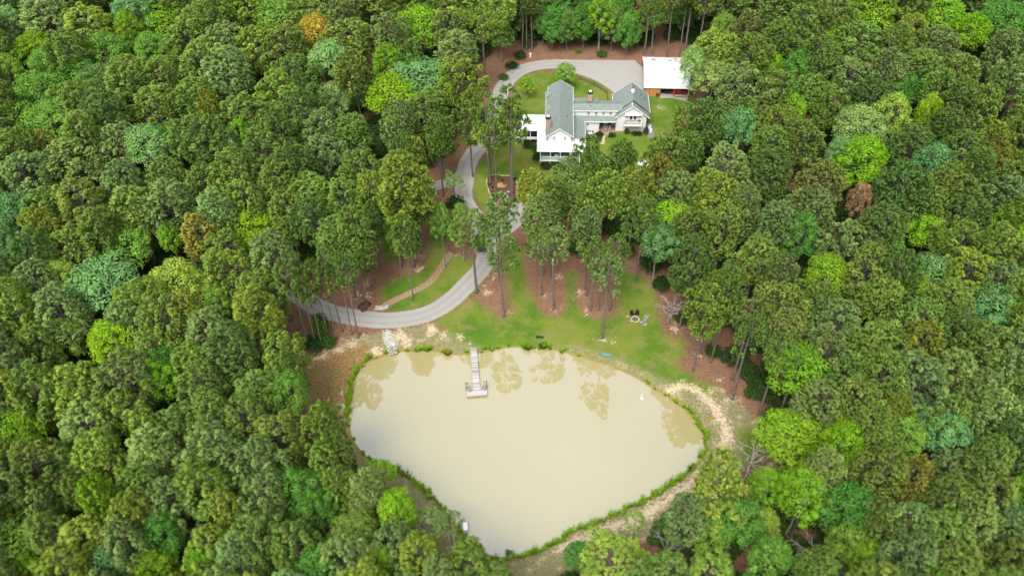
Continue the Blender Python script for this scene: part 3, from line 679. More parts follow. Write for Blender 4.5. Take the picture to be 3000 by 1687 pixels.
    bx, by, ty, wp_, tone, kind, lab = a
    if kind == 'leafy' and by > 200 and wp_ == 58:
        trunk_at(bx, by, ty, wp_, tone, 'slim', lab)
    else: trunk_at(bx, by, ty, wp_, tone, kind, lab)

# crowns read off the photo (2576 px wide copy): x, y, width, tone, kind
CR = """1054 67 115 bright_green l;977 80 82 grey-green p;830 152 92 jade_green l;974 152 72 bright_green l;1062 200 122 jade_green l;982 245 138 lime_green l;1156 190 106 yellow-green p;889 176 92 olive p;841 256 72 pale_green l;868 38 82 brownish_olive p;1040 140 60 green p;1120 60 70 brownish_olive p;1100 330 60 green p
421 38 108 bright_green l;328 32 90 bluish_green l;322 74 62 bright_green l;268 130 96 fresh_green l;92 124 92 bright_green l;30 60 66 jade_green l;124 166 76 fresh_green l;198 188 102 deep_green l;250 214 96 dark_green l;100 232 110 fresh_green l;48 306 92 fresh_green l;22 184 66 fresh_green l;385 128 86 fresh_green l;432 136 60 fresh_green l;373 374 92 jade_green l;574 372 66 bluish_green l;610 346 46 bright_green l;420 356 66 deep_green l;533 280 54 golden_yellow p;120 368 50 orange-tinged p
2373 36 86 bright_green l;2442 84 76 lime_green l;2097 108 56 bright_green l;1932 176 80 bright_green l;2007 178 76 deep_green l;1821 75 52 fresh_green l;2523 56 108 deep_green l;2334 288 50 lime_green l;2163 408 130 lime_green l;2345 412 86 bluish_green l;2514 194 46 lime_green l;1863 326 76 bluish_green l;2500 356 78 golden_yellow p;1884 70 78 brownish_olive p;2295 80 72 golden_yellow p;2088 262 78 yellow-green p;1875 288 62 olive p;1995 285 60 bright_green l;2163 326 122 pale_green l;2105 395 60 bluish_green l;1792 200 88 pale_green l;1740 170 60 pale_green l
255 725 156 jade_green l;162 710 72 yellow-green l;633 581 110 lime_green l;102 570 72 golden_yellow p;495 592 88 orange-tinged p;429 603 46 bright_green l;354 580 34 golden_orange p;552 762 66 fresh_green l;168 856 92 yellow-green l;285 864 116 lime_green l;450 718 130 yellow-green l;471 778 66 golden_yellow p;414 930 84 deep_green l;33 545 84 bluish_green l;20 610 60 bluish_green l
59 1077 110 bright_green l;164 1170 102 deep_green l;254 1260 84 lime_green p;197 1235 56 olive p;334 1298 74 golden_yellow p;574 1278 78 golden_yellow p;365 1075 82 yellow-green p;748 1240 110 deep_green l;700 1290 90 fresh_green l;800 1290 80 deep_green l;400 965 84 bright_green l;390 1435 104 bright_green l;515 1428 64 bright_green l;84 1432 64 bright_green l;690 1412 74 bright_green l;20 1300 60 yellow-green p
1985 1100 148 bright_green l;2000 930 126 bright_green l;2114 1128 110 lime_green l;1808 1226 138 yellow-green p;1731 1278 104 grey-green p;1926 1225 76 bright_green l;2017 1245 112 bright_green l;1550 1446 165 yellow-green p;1853 1312 112 deep_green l;1800 1340 80 fresh_green l;1915 1330 70 yellow-green l;1930 1414 100 fresh_green l;1790 1436 130 yellow-green p;2253 1044 72 golden_yellow p;2320 1060 106 bluish_green l;2295 1190 84 orange-tinged p;2130 1370 90 fresh_green l;2190 1420 100 bright_green l
2495 780 130 jade_green l;2350 695 104 bluish_green l;2160 505 52 reddish_brown l;1965 694 84 brownish_olive p;2320 875 92 golden_yellow p;1692 562 112 lime_green l;1655 615 84 bluish_green l;2330 590 90 lime_green l;2240 630 60 fresh_green l;2380 1100 110 jade_green l;2500 390 60 orange-tinged p;2540 560 70 lime_green l;2460 420 80 green p;2290 735 70 lime_green l
1487 400 64 green p;1566 400 74 green p;1502 420 62 pale_green p;1429 455 80 pale_green p;1520 480 76 yellow-green p;1598 470 78 golden_yellow p;1660 428 62 orange-tinged p;1678 376 84 green p;1738 372 66 green p;1712 478 92 pale_green p;1481 566 70 grey-green p;1738 566 80 green p;1341 478 68 golden_yellow p;1369 545 96 pale_green p;1255 535 78 grey-green o;1400 500 66 green p;1620 540 80 green p;1640 404 48 green p;1775 300 90 green p;1720 300 60 yellow-green p;1500 445 58 green p
1225 310 86 yellow-green o;1180 300 76 green p;1040 520 74 green p;930 480 78 yellow-green p;860 590 110 green p;1110 560 50 fresh_green l;1015 585 70 green p;1160 555 50 green l;1015 380 60 green p;1050 390 54 golden_yellow p;1000 430 90 yellow-green p
795 88 80 golden_orange l;190 450 14 reddish_brown l;815 1150 78 yellow-green p;850 1230 80 yellow-green p;790 1090 76 yellow-green p;960 1195 82 bright_green o;1000 1290 80 lime_green l;900 1345 110 green l;1060 1330 96 pale_green o;1130 1310 60 pale_green o;700 870 90 yellow-green p;720 940 70 green p;1060 1400 110 yellow-green p;960 1420 90 bright_green l;1180 1420 110 yellow-green p;1450 1400 60 deep_green l;1600 1310 50 pale_green o;820 1070 70 yellow-green p;870 1130 50 olive p"""
for row in CR.replace('\n', ';').split(';'):
    x_, y_, w_, tn, k_ = row.split()
    tn = tn.replace('_', ' '); kind = {'p': 'pine', 'l': 'leafy', 'o': 'open'}[k_]
    if int(w_) < 20: continue
    hh = None
    if tn == 'golden orange' and int(w_) < 40: hh = 19
    if int(y_) > 1330 and int(x_) > 1380 and int(x_) < 1800: hh = 15
    if (int(x_), int(y_)) in ((1600, 1310), (1450, 1400), (1850, 1160), (1130, 1310), (1060, 1330), (960, 1195)): hh = 12
    crown_at(int(x_), int(y_), int(w_), tn, kind, hh)

# the rest of the closed forest: crowns spread evenly where the photo shows woods
OPEN_D = np.array([(1285,118),(1700,118),(1745,150),(1745,250),(1700,300),(1690,345),(1640,350),(1560,340),(1480,420),(1380,500),(1420,640),(1560,640),(1610,690),(1660,790),(1700,800),(1760,880),(1840,900),(1890,960),(1905,1030),(1935,1100),(1915,1200),(1900,1290),(1700,1340),(1480,1449),(1180,1449),(1160,1390),(1080,1340),(1010,1240),(930,1210),(860,1150),(840,1080),(760,1000),(735,900),(700,830),(700,760),(860,640),(1000,600),(1060,560),(1080,500),(1140,450),(1180,330),(1205,200),(1240,130)], float)
CLEAR = [smooth_poly(p, 1) for p in LAWNS] + [POND, PARK, PS([(1095,975),(1500,960),(1900,1060),(2120,1140),(2240,1260),(2245,1330),(2150,1400),(2080,1440),(1800,1600),(1500,1700),(1350,1640),(1150,1450),(1020,1360),(960,1300),(890,1180),(860,1080),(930,990),(1040,960)]),
  PS(Z1([(-60,240),(300,90),(700,60),(2250,60),(2300,500),(2200,700),(2000,1000),(1700,1200),(-60,1300)])), BED]
def clear_d(p):
    q = np.array([p[:2]]); return min([sdpoly(q, c_)[0] for c_ in CLEAR] + [sdline(q, l, w__ + .5)[0] for l, w__ in DRIVES])
pts = [(t[1] / 1.1646, t[2] / 1.1646, t[6] / 1.1646) for t in TREES]
rs = random.Random(5); auto = []; tries = 0
def wid(x, y):
    return 99 + 15 * max(0, min(1, (y - 300) / 900)) + (6 if x < 700 and y < 500 else 0)
CAND = np.stack([np.random.default_rng(21).uniform(-50, 2630, 26000), np.random.default_rng(22).uniform(-45, 1515, 26000)], 1)
CAND = CAND[sdpoly(CAND, OPEN_D) > 20]
for x, y in CAND.tolist():
    if len(auto) >= 300: break
    if any((x - a) ** 2 + (y - b) ** 2 < c_ * c_ for a, b, c_ in ((1905, 1135, 70), (1705, 1355, 70), (2015, 1370, 85), (1200, 210, 40), (710, 590, 50))): continue
    wd = wid(x, y) * rs.uniform(.82, 1.18); ok = True
    for X_, Y_, W_ in pts:
        s_ = (wd + W_) * .5
        if ((x - X_) / (s_ * .76)) ** 2 + ((y - Y_) / (s_ * .64)) ** 2 < 1: ok = False; break
    if not ok: continue
    hh = rs.uniform(22, 27)
    p = at(x * 1.1646, y * 1.1646, hh * .79)
    if clear_d(p) < 1.5: continue
    pts.append((x, y, wd)); auto.append((x, y, wd, hh))
def bright(x, y):
    if x < 420 and y < 400: return .22
    if 700 < x < 1250 and y < 400: return .12
    if x > 2200: return .10
    return .05
PT = ['green'] * 7 + ['grey-green'] * 4 + ['olive'] * 3 + ['dark green'] * 2 + ['yellow-green'] + ['pale green']
PTR = ['green'] * 7 + ['grey-green'] * 4 + ['olive'] * 4 + ['dark green'] * 4 + ['yellow-green', 'brownish olive']
PTL = ['green'] * 5 + ['yellow-green'] * 4 + ['olive'] * 3 + ['pale green'] * 4 + ['grey-green'] * 2
LT = ['bright green', 'fresh green', 'deep green', 'fresh green', 'bluish green', 'deep green', 'yellow-green']
for x, y, wd, hh in auto:
    if rs.random() < bright(x, y): crown_at(x, y, wd * 1.0, rs.choice(LT), 'leafy', hh * .86)
    else: crown_at(x, y, wd * 1.05, rs.choice(PTL if y > 900 and x < 1100 else PTR if x > 1800 and y < 900 else PT), 'pine', hh)
print('TREES', len(TREES), 'auto', len(auto), 'pines', sum(t[4] not in ('leafy', 'slim') for t in TREES))

# past three hundred pines: the ones that show least become one mass
def seen(tr):
    x, y, w_ = tr[1], tr[2], tr[6] * .5
    fx = (min(x + w_, 3000) - max(x - w_, 0)) / (2 * w_); fy = (min(y + w_, 1687) - max(y - w_, 0)) / (2 * w_)
    return max(0, fx) * max(0, fy) * w_ * w_ * (.7 + .3 * (hash((int(x), int(y))) % 7) / 7)
pn = sorted([t for t in TREES if t[4] in ('pine', 'open') and not t[5]], key=seen)
nk = sum(t[4] in ('pine', 'open') for t in TREES) - 300
rest = pn[:nk]; V, FA, TN, NR, CL, TV, TF = [], [], [], [], [], [], []; off = to = 0; cache = {}
for tr in rest:
    t = tr[0]; tk, cr = [c_ for c_ in t.children if 'trunk' in c_.name][0], [c_ for c_ in t.children if 'crown' in c_.name][0]
    me_ = cr.data
    if me_.name not in cache:
        a = np.empty(len(me_.vertices) * 3, np.float32); me_.vertices.foreach_get('co', a)
        b_ = np.empty(len(me_.loops), np.int32); me_.loops.foreach_get('vertex_index', b_)
        n_ = np.empty(len(me_.loops) * 3, np.float32); me_.corner_normals.foreach_get('vector', n_)
        vn = np.empty((len(me_.vertices), 3), np.float32); vn[b_] = n_.reshape(-1, 3)
        c_ = np.empty(len(me_.vertices), np.float32); me_.attributes['tone'].data.foreach_get('value', c_)
        cache[me_.name] = (a.reshape(-1, 3), b_.reshape(-1, 3), vn, c_)
    a, b_, vn, c_ = cache[me_.name]; z_ = t.rotation_euler.z; RM = np.array([[math.cos(z_), -math.sin(z_), 0], [math.sin(z_), math.cos(z_), 0], [0, 0, 1]])
    V.append((a * np.array(t.scale)) @ RM.T + np.array(t.location)); FA.append(b_ + off); NR.append(vn @ RM.T); TN.append(c_); CL.append(np.tile(np.array(cr.color), (len(a), 1))); off += len(a)
    mb_ = MB().tube([(0, 0, 0), (0, 0, 12), (0, 0, 24)], [.36, .24, .05], 5); TV.append(np.array(mb_.v) * np.array(t.scale) + np.array(t.location)); TF.append(np.array([f_ for f_ in mb_.f if len(f_) == 4]) + to); to += len(mb_.v)
    for o in (tk, cr, t): bpy.data.objects.remove(o)
    TREES.remove(tr)
if rest:
    me = npmesh('pine_woods', np.vstack(V), np.vstack(FA), M_NEEDLE_MASS, {'tone': np.concatenate(TN)}, True)
    ca = me.attributes.new('tint', 'FLOAT_COLOR', 'POINT'); ca.data.foreach_set('color', np.vstack(CL).astype(np.float32).ravel())
    me.normals_split_custom_set_from_vertices(np.vstack(NR).tolist())
    o = link('pine_woods', me); tag(o, 'further pines filling the forest and its outer edges', 'pine woods', None, 'stuff')
    ot = link('trunks', npmesh('pine_wood_trunks', np.vstack(TV), np.vstack(TF), M_BARK, None, True), o); ot['kind'] = 'stuff'

# woods beyond and around the picture, and low growth inside the forest: one mass nobody could count
def mass(name, spots, srcs, lab, z0=0):
    V = []; Fq = {3: [], 4: []}; T = []; off = 0; cc = []
    for (x, y, sw, sh, k) in spots:
        v, f, tn, c_ = srcs[k % len(srcs)]
        a = rng.uniform(0, 6.28); ca, sa = math.cos(a), math.sin(a)
        vv = np.stack([(v[:, 0] * ca - v[:, 1] * sa) * sw + x, (v[:, 0] * sa + v[:, 1] * ca) * sw + y, v[:, 2] * sh + z0], 1)
        V.append(vv); Fq[f.shape[1]].append(f + off); off += len(v); T.append(tn)
    return np.vstack(V), Fq, np.concatenate(T)
def light_crown(seed, leafy=False):
    r2 = np.random.default_rng(seed); n_ = 46
    u = (np.arange(n_) + .5) / n_; ct = 1 - 1.5 * u; st = np.sqrt(1 - ct * ct); an = np.arange(n_) * 2.399
    cs = np.stack([4.4 * st * np.cos(an), 4.4 * st * np.sin(an), 17 + 6.5 * ct], 1) * r2.uniform(.9, 1.08, (n_, 1))
    v, f, tn, _n = leaves(cs, np.full(n_, 1.5), 16, 1.25, seed)
    return v, f, tn, 0
srcs = [light_crown(900 + i) for i in range(4)]
spots = []; r3 = random.Random(77)
for i in range(3600):
    x, y = r3.uniform(-330, 330), r3.uniform(-40, 520)
    if r3.random() < .35: continue
    px, py = proj((x, y, 20)) if y > 20 else (-999, 3000)
    if -40 < px < 3040 and -20 < py < 1760: continue
    q = CM.T @ (np.array([x, y, 20.]) - [0, 0, H])
    if any((x - a) ** 2 + (y - b) ** 2 < 36 for a, b, *_ in spots[-260:]): continue
    spots.append((x, y, r3.uniform(.85, 1.15), r3.uniform(.9, 1.1), r3.randrange(4)))
spots = spots[:1500]
V_, Fq_, T_ = mass('w', spots, srcs, '')
me = npmesh('surrounding_woods', V_, np.vstack(Fq_[4]), M_LEAF, {'tone': T_}, False)
o = link('surrounding_woods', me); o.color = (.08, .12, .035, 1); tag(o, 'pine woods stretching away on every side of the clearing', 'woods', None, 'stuff')
# undergrowth, dense and coloured dark so the forest gaps read as shaded
uspots = []
UC = np.stack([rng.uniform(-190, 190, 12000), rng.uniform(35, 420, 12000)], 1)
uc_ = np.min([sdpoly(UC, c_) for c_ in CLEAR] + [sdline(UC, l, w__ + .5) for l, w__ in DRIVES], 0)
uq_ = (np.column_stack([UC, np.ones(len(UC))]) - [0, 0, H]) @ CM
upx = np.column_stack([1500 - F * uq_[:, 0] / uq_[:, 2], 843.5 + F * uq_[:, 1] / uq_[:, 2]]) / 1.1646
UC = UC[(uc_ > 4.5) & (sdpoly(upx, OPEN_D) > 4) & (uq_[:, 2] < 0) & (upx[:, 0] > -50) & (upx[:, 0] < 2630) & (upx[:, 1] > -30) & (upx[:, 1] < 1500)]
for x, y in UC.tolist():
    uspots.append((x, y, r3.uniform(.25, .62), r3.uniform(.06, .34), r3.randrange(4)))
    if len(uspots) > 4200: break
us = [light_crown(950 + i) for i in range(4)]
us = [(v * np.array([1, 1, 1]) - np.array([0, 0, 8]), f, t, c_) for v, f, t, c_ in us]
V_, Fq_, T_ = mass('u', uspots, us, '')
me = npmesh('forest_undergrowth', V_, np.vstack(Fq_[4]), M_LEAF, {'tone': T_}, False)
o = link('forest_undergrowth', me); o.color = (.040, .080, .020, 1); tag(o, 'leafy undergrowth between the forest trunks, coloured dark for the shade there', 'undergrowth', None, 'stuff')

# ------------------------------------------------------------ farmhouse (own axes: x along its front, y away from the viewer)
O0 = at(*Z1([(640, 1115)])[0], 6.0); HR = R(-3.0)
def HL(u, w, z=0): c_, s_ = math.cos(HR), math.sin(HR); return (O0[0] + u * c_ - w * s_, O0[1] + u * s_ + w * c_, z)
hs_ = thing('farmhouse', 'white farmhouse with green shingle roofs, two wings and white metal porch roofs', 'house', (O0[0], O0[1], 0), HR)
def hp(name, mb, mat, label=None, parent=None): return part(name, mb, mat, parent or hs_, False, label)
def gable_body(mb, u0, u1, w0, w1, z0, ze, zr, axis='w'):
    """walls with gables under a ridge running along w (or u)"""
    if axis == 'w':
        um = (u0 + u1) / 2
        vs = [(u0, w0, z0), (u1, w0, z0), (u1, w0, ze), (um, w0, zr), (u0, w0, ze), (u0, w1, z0), (u1, w1, z0), (u1, w1, ze), (um, w1, zr), (u0, w1, ze)]
    else:
        wm_ = (w0 + w1) / 2
        vs = [(u0, w1, z0), (u0, w0, z0), (u0, w0, ze), (u0, wm_, zr), (u0, w1, ze), (u1, w1, z0), (u1, w0, z0), (u1, w0, ze), (u1, wm_, zr), (u1, w1, ze)]
    return mb.add(vs, [(0, 1, 2, 3, 4), (9, 8, 7, 6, 5), (1, 6, 7, 2), (5, 0, 4, 9), (4, 3, 8, 9), (3, 2, 7, 8), (5, 6, 1, 0)])
def gable_roof(mb, u0, u1, w0, w1, ze, zr, um=None, th=.16):
    um = (u0 + u1) / 2 if um is None else um
    mb.slab([(u0, w0, ze), (um, w0, zr), (um, w1, zr), (u0, w1, ze)], th)
    return mb.slab([(um, w0, zr), (u1, w0, ze), (u1, w1, ze), (um, w1, zr)], th)
def rake(mb, u0, u1, w_, ze, zr, t=.16, um=None):
    um = (u0 + u1) / 2 if um is None else um
    mb.bar((u0, w_, ze - .12), (um, w_, zr - .12), .06, t * 1.3); return mb.bar((um, w_, zr - .12), (u1, w_, ze - .12), .06, t * 1.3)
# walls
m = MB(); gable_body(m, -3.05, 3.05, .35, 17.4, 0, 7.6, 9.75); gable_body(m, -2.9, 3.3, 17.4, 23.1, 0, 7.5, 9.4)
hp('main_wing_wall', m, M_WHITE)
m = MB(); gable_body(m, 15.86, 24.2, 12.9, 22.7, .45, 5.0, 9.0); hp('right_wing_wall', m, M_WHITE)
m = MB().box(15.82, 24.24, 12.86, 22.7, 0, .45); hp('foundation', m, M_BRICK)
m = MB(); gable_body(m, 3.05, 15.9, 13.75, 17.5, 4.2, 6.7, 7.7, 'u'); m.box(3.05, 10.9, 13.76, 17.48, 0, 4.19).box(10.9, 15.85, 16.3, 17.47, 0, 4.19); hp('link_wall', m, M_WHITE)
for k_ in range(2): hp('patio_door', MB().box(11.6 + k_ * 2.2, 12.7 + k_ * 2.2, 16.22, 16.29, .15, 2.3), M_BROWNDOOR)
m = MB().box(7.45, 10.95, 12.4, 13.75, 0, 4.15).box(3.05, 7.2, 2.6, 12.4, 0, 4.1); hp('side_wall', m, M_WHITE)
# shingle roofs
m = MB(); gable_roof(m, -3.78, 3.72, -.02, 17.45, 7.75, 10.45); gable_roof(m, -3.25, 3.85, 17.3, 23.5, 7.72, 10.0, um=.28)
for w_ in (12.75, 19.4):      # two low cross gables on the left slope
    m.slab([(-4.05, w_ - 1.7, 7.65), (-4.05, w_, 8.75), (-1.5, w_, 8.95)], .14); m.slab([(-4.05, w_, 8.75), (-4.05, w_ + 1.7, 7.65), (-1.5, w_, 8.95)], .14)
hp('main_wing_roof', m, M_SHINGLE)
m = MB(); gable_roof(m, 15.15, 25.2, 14.3, 23.2, 5.65, 9.75, um=20.3); gable_roof(m, 15.3, 25.1, 12.35, 14.5, 5.15, 9.15, um=20.25); hp('right_wing_roof', m, M_SHINGLE)
m = MB(); m.slab([(3.3, 13.35, 6.75), (17.2, 13.35, 6.75), (18.0, 14.9, 8.0), (1.5, 14.9, 8.0)], .16); m.slab([(1.5, 14.9, 8.0), (18.0, 14.9, 8.0), (16.5, 17.9, 7.0), (3.3, 17.9, 7.0)], .16)
m.slab([(2.2, 16.2, 7.78), (10.8, 16.2, 7.78), (10.9, 19.0, 7.15), (3.2, 19.0, 7.15)], .14); hp('link_roof', m, M_SHINGLE)
m = MB(); m.slab([(7.1, 11.9, 4.12), (15.85, 11.9, 4.12), (15.85, 13.74, 4.78), (3.9, 13.74, 4.95)], .14)
m.slab([(3.06, 2.2, 5.55), (7.1, 2.9, 4.2), (7.1, 11.9, 4.12), (3.9, 13.74, 4.95), (3.06, 13.74, 5.4)], .14); hp('side_porch_roof', m, M_SHINGLE)
# white metal roofs
m = MB(); m.slab([(-5.9, -2.85, 5.1), (6.7, -2.85, 5.1), (3.2, .33, 6.0), (-3.15, .33, 6.0)], .1)
m.slab([(-5.9, -2.85, 5.1), (-3.15, .33, 6.0), (-3.08, 6.4, 6.0), (-5.9, 6.4, 5.1)], .1)
m.slab([(6.7, -2.85, 5.1), (7.15, 2.85, 4.6), (3.06, 2.3, 5.75), (3.2, .33, 6.0)], .1)
hp('porch_roof', m, M_METALROOF)
m = MB(); m.slab([(-12.2, 6.4, 5.08), (-3.08, 6.4, 5.08), (-3.08, 11.3, 6.35), (-12.2, 11.3, 6.35)], .1); m.slab([(-12.2, 11.3, 6.35), (-3.08, 11.3, 6.35), (-3.08, 12.5, 6.0), (-12.2, 12.5, 6.0)], .1)
hp('screen_porch_roof', m, M_METALROOF)
# trim
m = MB(); rake(m, -3.78, 3.72, -.06, 7.75, 10.45); rake(m, 15.3, 25.1, 12.31, 5.15, 9.15, um=20.25); rake(m, 15.15, 25.2, 23.24, 5.65, 9.75, um=20.3); rake(m, -3.25, 3.85, 23.55, 7.72, 10.0, um=.28)
for (a, b) in [((-3.82, -.02, 7.68), (-3.82, 17.45, 7.68)), ((3.76, -.02, 7.68), (3.76, 17.3, 7.68)), ((-3.29, 17.5, 7.65), (-3.29, 23.5, 7.65)), ((3.89, 17.3, 7.65), (3.89, 23.5, 7.65)),
               ((15.12, 14.3, 5.58), (15.12, 23.2, 5.58)), ((25.24, 14.3, 5.58), (25.24, 23.2, 5.58)), ((3.3, 13.31, 6.67), (16.3, 13.31, 6.67)), ((7.1, 11.86, 4.05), (15.85, 11.86, 4.05)),
               ((7.14, 2.9, 4.12), (7.14, 11.9, 4.05)), ((-5.94, -2.89, 5.03), (6.7, -2.89, 5.03)), ((-5.94, -2.85, 5.03), (-5.94, 6.4, 5.03)), ((-12.2, 6.36, 5.0), (-5.98, 6.36, 5.0)), ((6.74, -2.85, 5.03), (7.19, 2.85, 4.52))]:
    m.bar(a, b, .08, .2)
m.bar((3.12, .33, 5.98), (-3.12, .33, 5.98), .1, .12)
hp('fascia', m, M_TRIM)
def window(u, w_, z, wd=.75, ht=1.25, cols=2, rows=2, mat=None, glass=None):
    f = MB(); e = .07
    for a in (-wd / 2, wd / 2): f.box(u + a - e, u + a + e, w_ - .05, w_ + .03, z - e, z + ht + e)
    f.box(u - wd / 2 + e, u + wd / 2 - e, w_ - .05, w_ + .03, z - e, z + e); f.box(u - wd / 2 + e, u + wd / 2 - e, w_ - .05, w_ + .03, z + ht - e, z + ht + e)
    for i in range(1, cols): x = u - wd / 2 + wd * i / cols; f.box(x - .03, x + .03, w_ - .035, w_ + .02, z + e, z + ht - e)
    for i in range(1, rows): q = z + ht * i / rows; f.box(u - wd / 2 + e, u + wd / 2 - e, w_ - .045, w_ + .02, q - .035, q + .035)
    fo = hp('window', f, M_TRIM)
    part('pane', MB().box(u - wd / 2 + .01, u + wd / 2 - .01, w_ - .02, w_ + .01, z + .01, z + ht - .01), glass or M_GLASS, fo)
M_PALEGLASS = simple('curtained_glass', (.26, .28, .36), .15, .15)
for u in (-1.42, 1.48): window(u, .33, 6.42, .82, 1.25, glass=M_PALEGLASS)
for u in (8.15, 10.25, 12.25, 14.25): window(u, 13.73, 5.12, .78, 1.25)
window(7.95, 12.38, 2.55, .72, 1.2)
window(18.72, 12.88, 4.95, .7, 1.0); window(22.25, 12.88, 4.95, .7, 1.0)
window(20.65, 12.88, 7.3, .45, .35, 1, 1); window(20.2, 12.88, 1.75, .95, .42, 1, 1)
for s_, (ua, ub) in enumerate([(19.42, 20.4), (20.5, 21.48)]):
    d_ = hp('balcony_door', MB().box(ua, ub, 12.82, 12.9, 4.12, 6.05), M_TRIM); part('door_glass', MB().box(ua + .14, ub - .14, 12.80, 12.86, 4.3, 5.95), M_BROWNDOOR, d_)
hp('door_hood', MB().slab([(18.1, 11.95, 6.25), (22.9, 11.95, 6.25), (22.9, 12.9, 6.62), (18.1, 12.9, 6.62)], .1), M_METALROOF)
m = MB().box(17.85, 22.75, 10.5, 12.88, 3.92, 4.10); hp('balcony_floor', m, M_GREYWOOD)
def railing(mb, a, b, z, h=.95, post=True, sp=.16):
    a, b = Vector((a[0], a[1], 0)), Vector((b[0], b[1], 0)); n_ = int((b - a).length / sp); e = Vector((0, 0, 1))
    mb.bar(a + e * (z + h), b + e * (z + h), .09, .07); mb.bar(a + e * (z + .1), b + e * (z + .1), .06, .06)
    for i in range(1, n_): p = a + (b - a) * i / n_; mb.bar(p + e * (z + .12), p + e * (z + h - .04), .045)
    if post:
        for p in (a, b): mb.bar(p + e * z, p + e * (z + h + .12), .12)
m = MB(); railing(m, (17.9, 10.55), (22.7, 10.55), 4.1); railing(m, (17.9, 10.6), (17.9, 12.8), 4.1, post=False); railing(m, (22.7, 10.6), (22.7, 12.8), 4.1, post=False); m.box(17.8, 22.8, 10.42, 10.5, 3.75, 4.12)
for u in (17.95, 22.65): m.bar((u, 10.6, 3.85), (u, 12.85, 2.7), .14)
hp('balcony_railing', m, M_TRIM)
# chimneys
def chimney(name, u, w_, zb, zt, wd=.62, sad=True):
    c_ = hp('chimney', MB().box(u - wd, u + wd, w_ - .5, w_ + .5, zb, zt), M_BRICK)
    part('chimney_cap', MB().box(u - wd - .1, u + wd + .1, w_ - .6, w_ + .6, zt, zt + .22), M_DARK, c_)
    part('flue_cover', MB().box(u - .36, u + .36, w_ - .34, w_ + .34, zt + .62, zt + .72).box(u - .3, u - .24, w_ - .3, w_ + .3, zt + .22, zt + .62).box(u + .24, u + .3, w_ - .3, w_ + .3, zt + .22, zt + .62), M_WHITEPAINT, c_)
    part('flashing', MB().box(u - wd - .05, u + wd + .05, w_ - .57, w_ + .55, zb, zb + .3), M_DARK, c_)
chimney('c', -3.15, 2.9, 7.6, 11.7); chimney('c', 8.45, 16.7, 7.5, 10.3, .6)
m = MB().box(20.0, 20.65, 17.9, 18.5, 9.2, 10.2); m.slab([(19.85, 17.75, 10.2), (20.3, 17.75, 10.6), (20.3, 18.65, 10.6), (19.85, 18.65, 10.2)], .06); m.slab([(20.3, 17.75, 10.6), (20.78, 17.75, 10.2), (20.78, 18.65, 10.2), (20.3, 18.65, 10.6)], .06)
cu = hp('cupola', m, M_TRIM); part('weather_vane', MB().bar((20.3, 18.2, 10.5), (20.3, 18.2, 11.5), .05).bar((19.95, 18.2, 11.2), (20.7, 18.2, 11.2), .04).bar((20.3, 18.2, 11.35), (20.7, 18.2, 11.45), .18, .05), M_DARK, cu)
for (u, w_, z_) in [(2.6, 21.3, 8.35), (2.0, 7.2, 9.1), (8.6, 14.3, 7.6), (22.8, 19.5, 7.9), (23.9, 19.2, 7.0), (3.2, 15.9, 7.9)]:
    hp('roof_vent', MB().lathe([(.09, z_ - .3), (.09, z_ + .35), (.0, z_ + .35)], u, w_, 8), M_DARK)
# front porch
hp('porch_floor', MB().box(-5.15, 2.95, -3.2, .35, 2.42, 2.6).box(2.95, 5.5, -2.6, -1.65, 2.42, 2.6).box(-5.15, -3.05, .35, 6.3, 2.42, 2.6), M_DECKGREEN)
hp('porch_skirt', MB().box(-5.15, 2.95, -3.28, -3.21, 2.1, 2.55), M_TRIM)
for u in (-5.05, -2.4, .25, 2.85): hp('porch_post', MB().box(u - .08, u + .08, -3.14, -2.98, 2.6, 5.0), M_TRIM)
hp('porch_post', MB().box(5.45, 5.61, -3.0, -2.84, 0, 5.0), M_TRIM)
for u in (-5.0, -2.4, .25, 2.75): hp('brick_pier', MB().box(u - .28, u + .28, -3.2, -2.7, 0, 2.42), M_REDBRICK)
for a, b in ((-5.05, -2.4), (-2.4, .25), (.25, 2.85)):
    m = MB(); railing(m, (a + .08, -3.08), (b - .08, -3.08), 2.6, .9, False, .15); hp('porch_railing', m, M_TRIM)
hp('entry_wall', MB().box(2.96, 5.55, -1.62, 2.6, 0, 4.95), M_WHITE)
dr = hp('front_door', MB().box(3.75, 4.85, -1.68, -1.6, 2.6, 4.75), M_REDDOOR); part('door_glass', MB().box(4.0, 4.6, -1.70, -1.66, 3.6, 4.6), M_GLASS, dr); part('handle', MB().box(4.66, 4.72, -1.75, -1.68, 3.5, 3.62), M_DARK, dr)
m = MB()
for i in range(13): m.box(3.0, 5.4, -2.6 - .3 * (i + 1), -2.6 - .3 * i, 2.42 - .185 * (i + 1), 2.6 - .185 * (i + 1))
hp('front_steps', m, M_DECKGREEN)
m = MB()
for u in (2.98, 5.45):
    m.bar((u, -3.2, 3.5), (u, -6.4, 1.1), .07, .07); m.bar((u, -3.1, 0), (u, -3.1, 3.6), .13); m.bar((u, -6.4, 0), (u, -6.4, 1.2), .13)
    for i in range(1, 20): t = i / 20; m.bar((u, -3.2 - 3.2 * t, 2.45 - 2.3 * t), (u, -3.2 - 3.2 * t, 3.5 - 2.4 * t), .04)
hp('step_railing', m, M_TRIM)
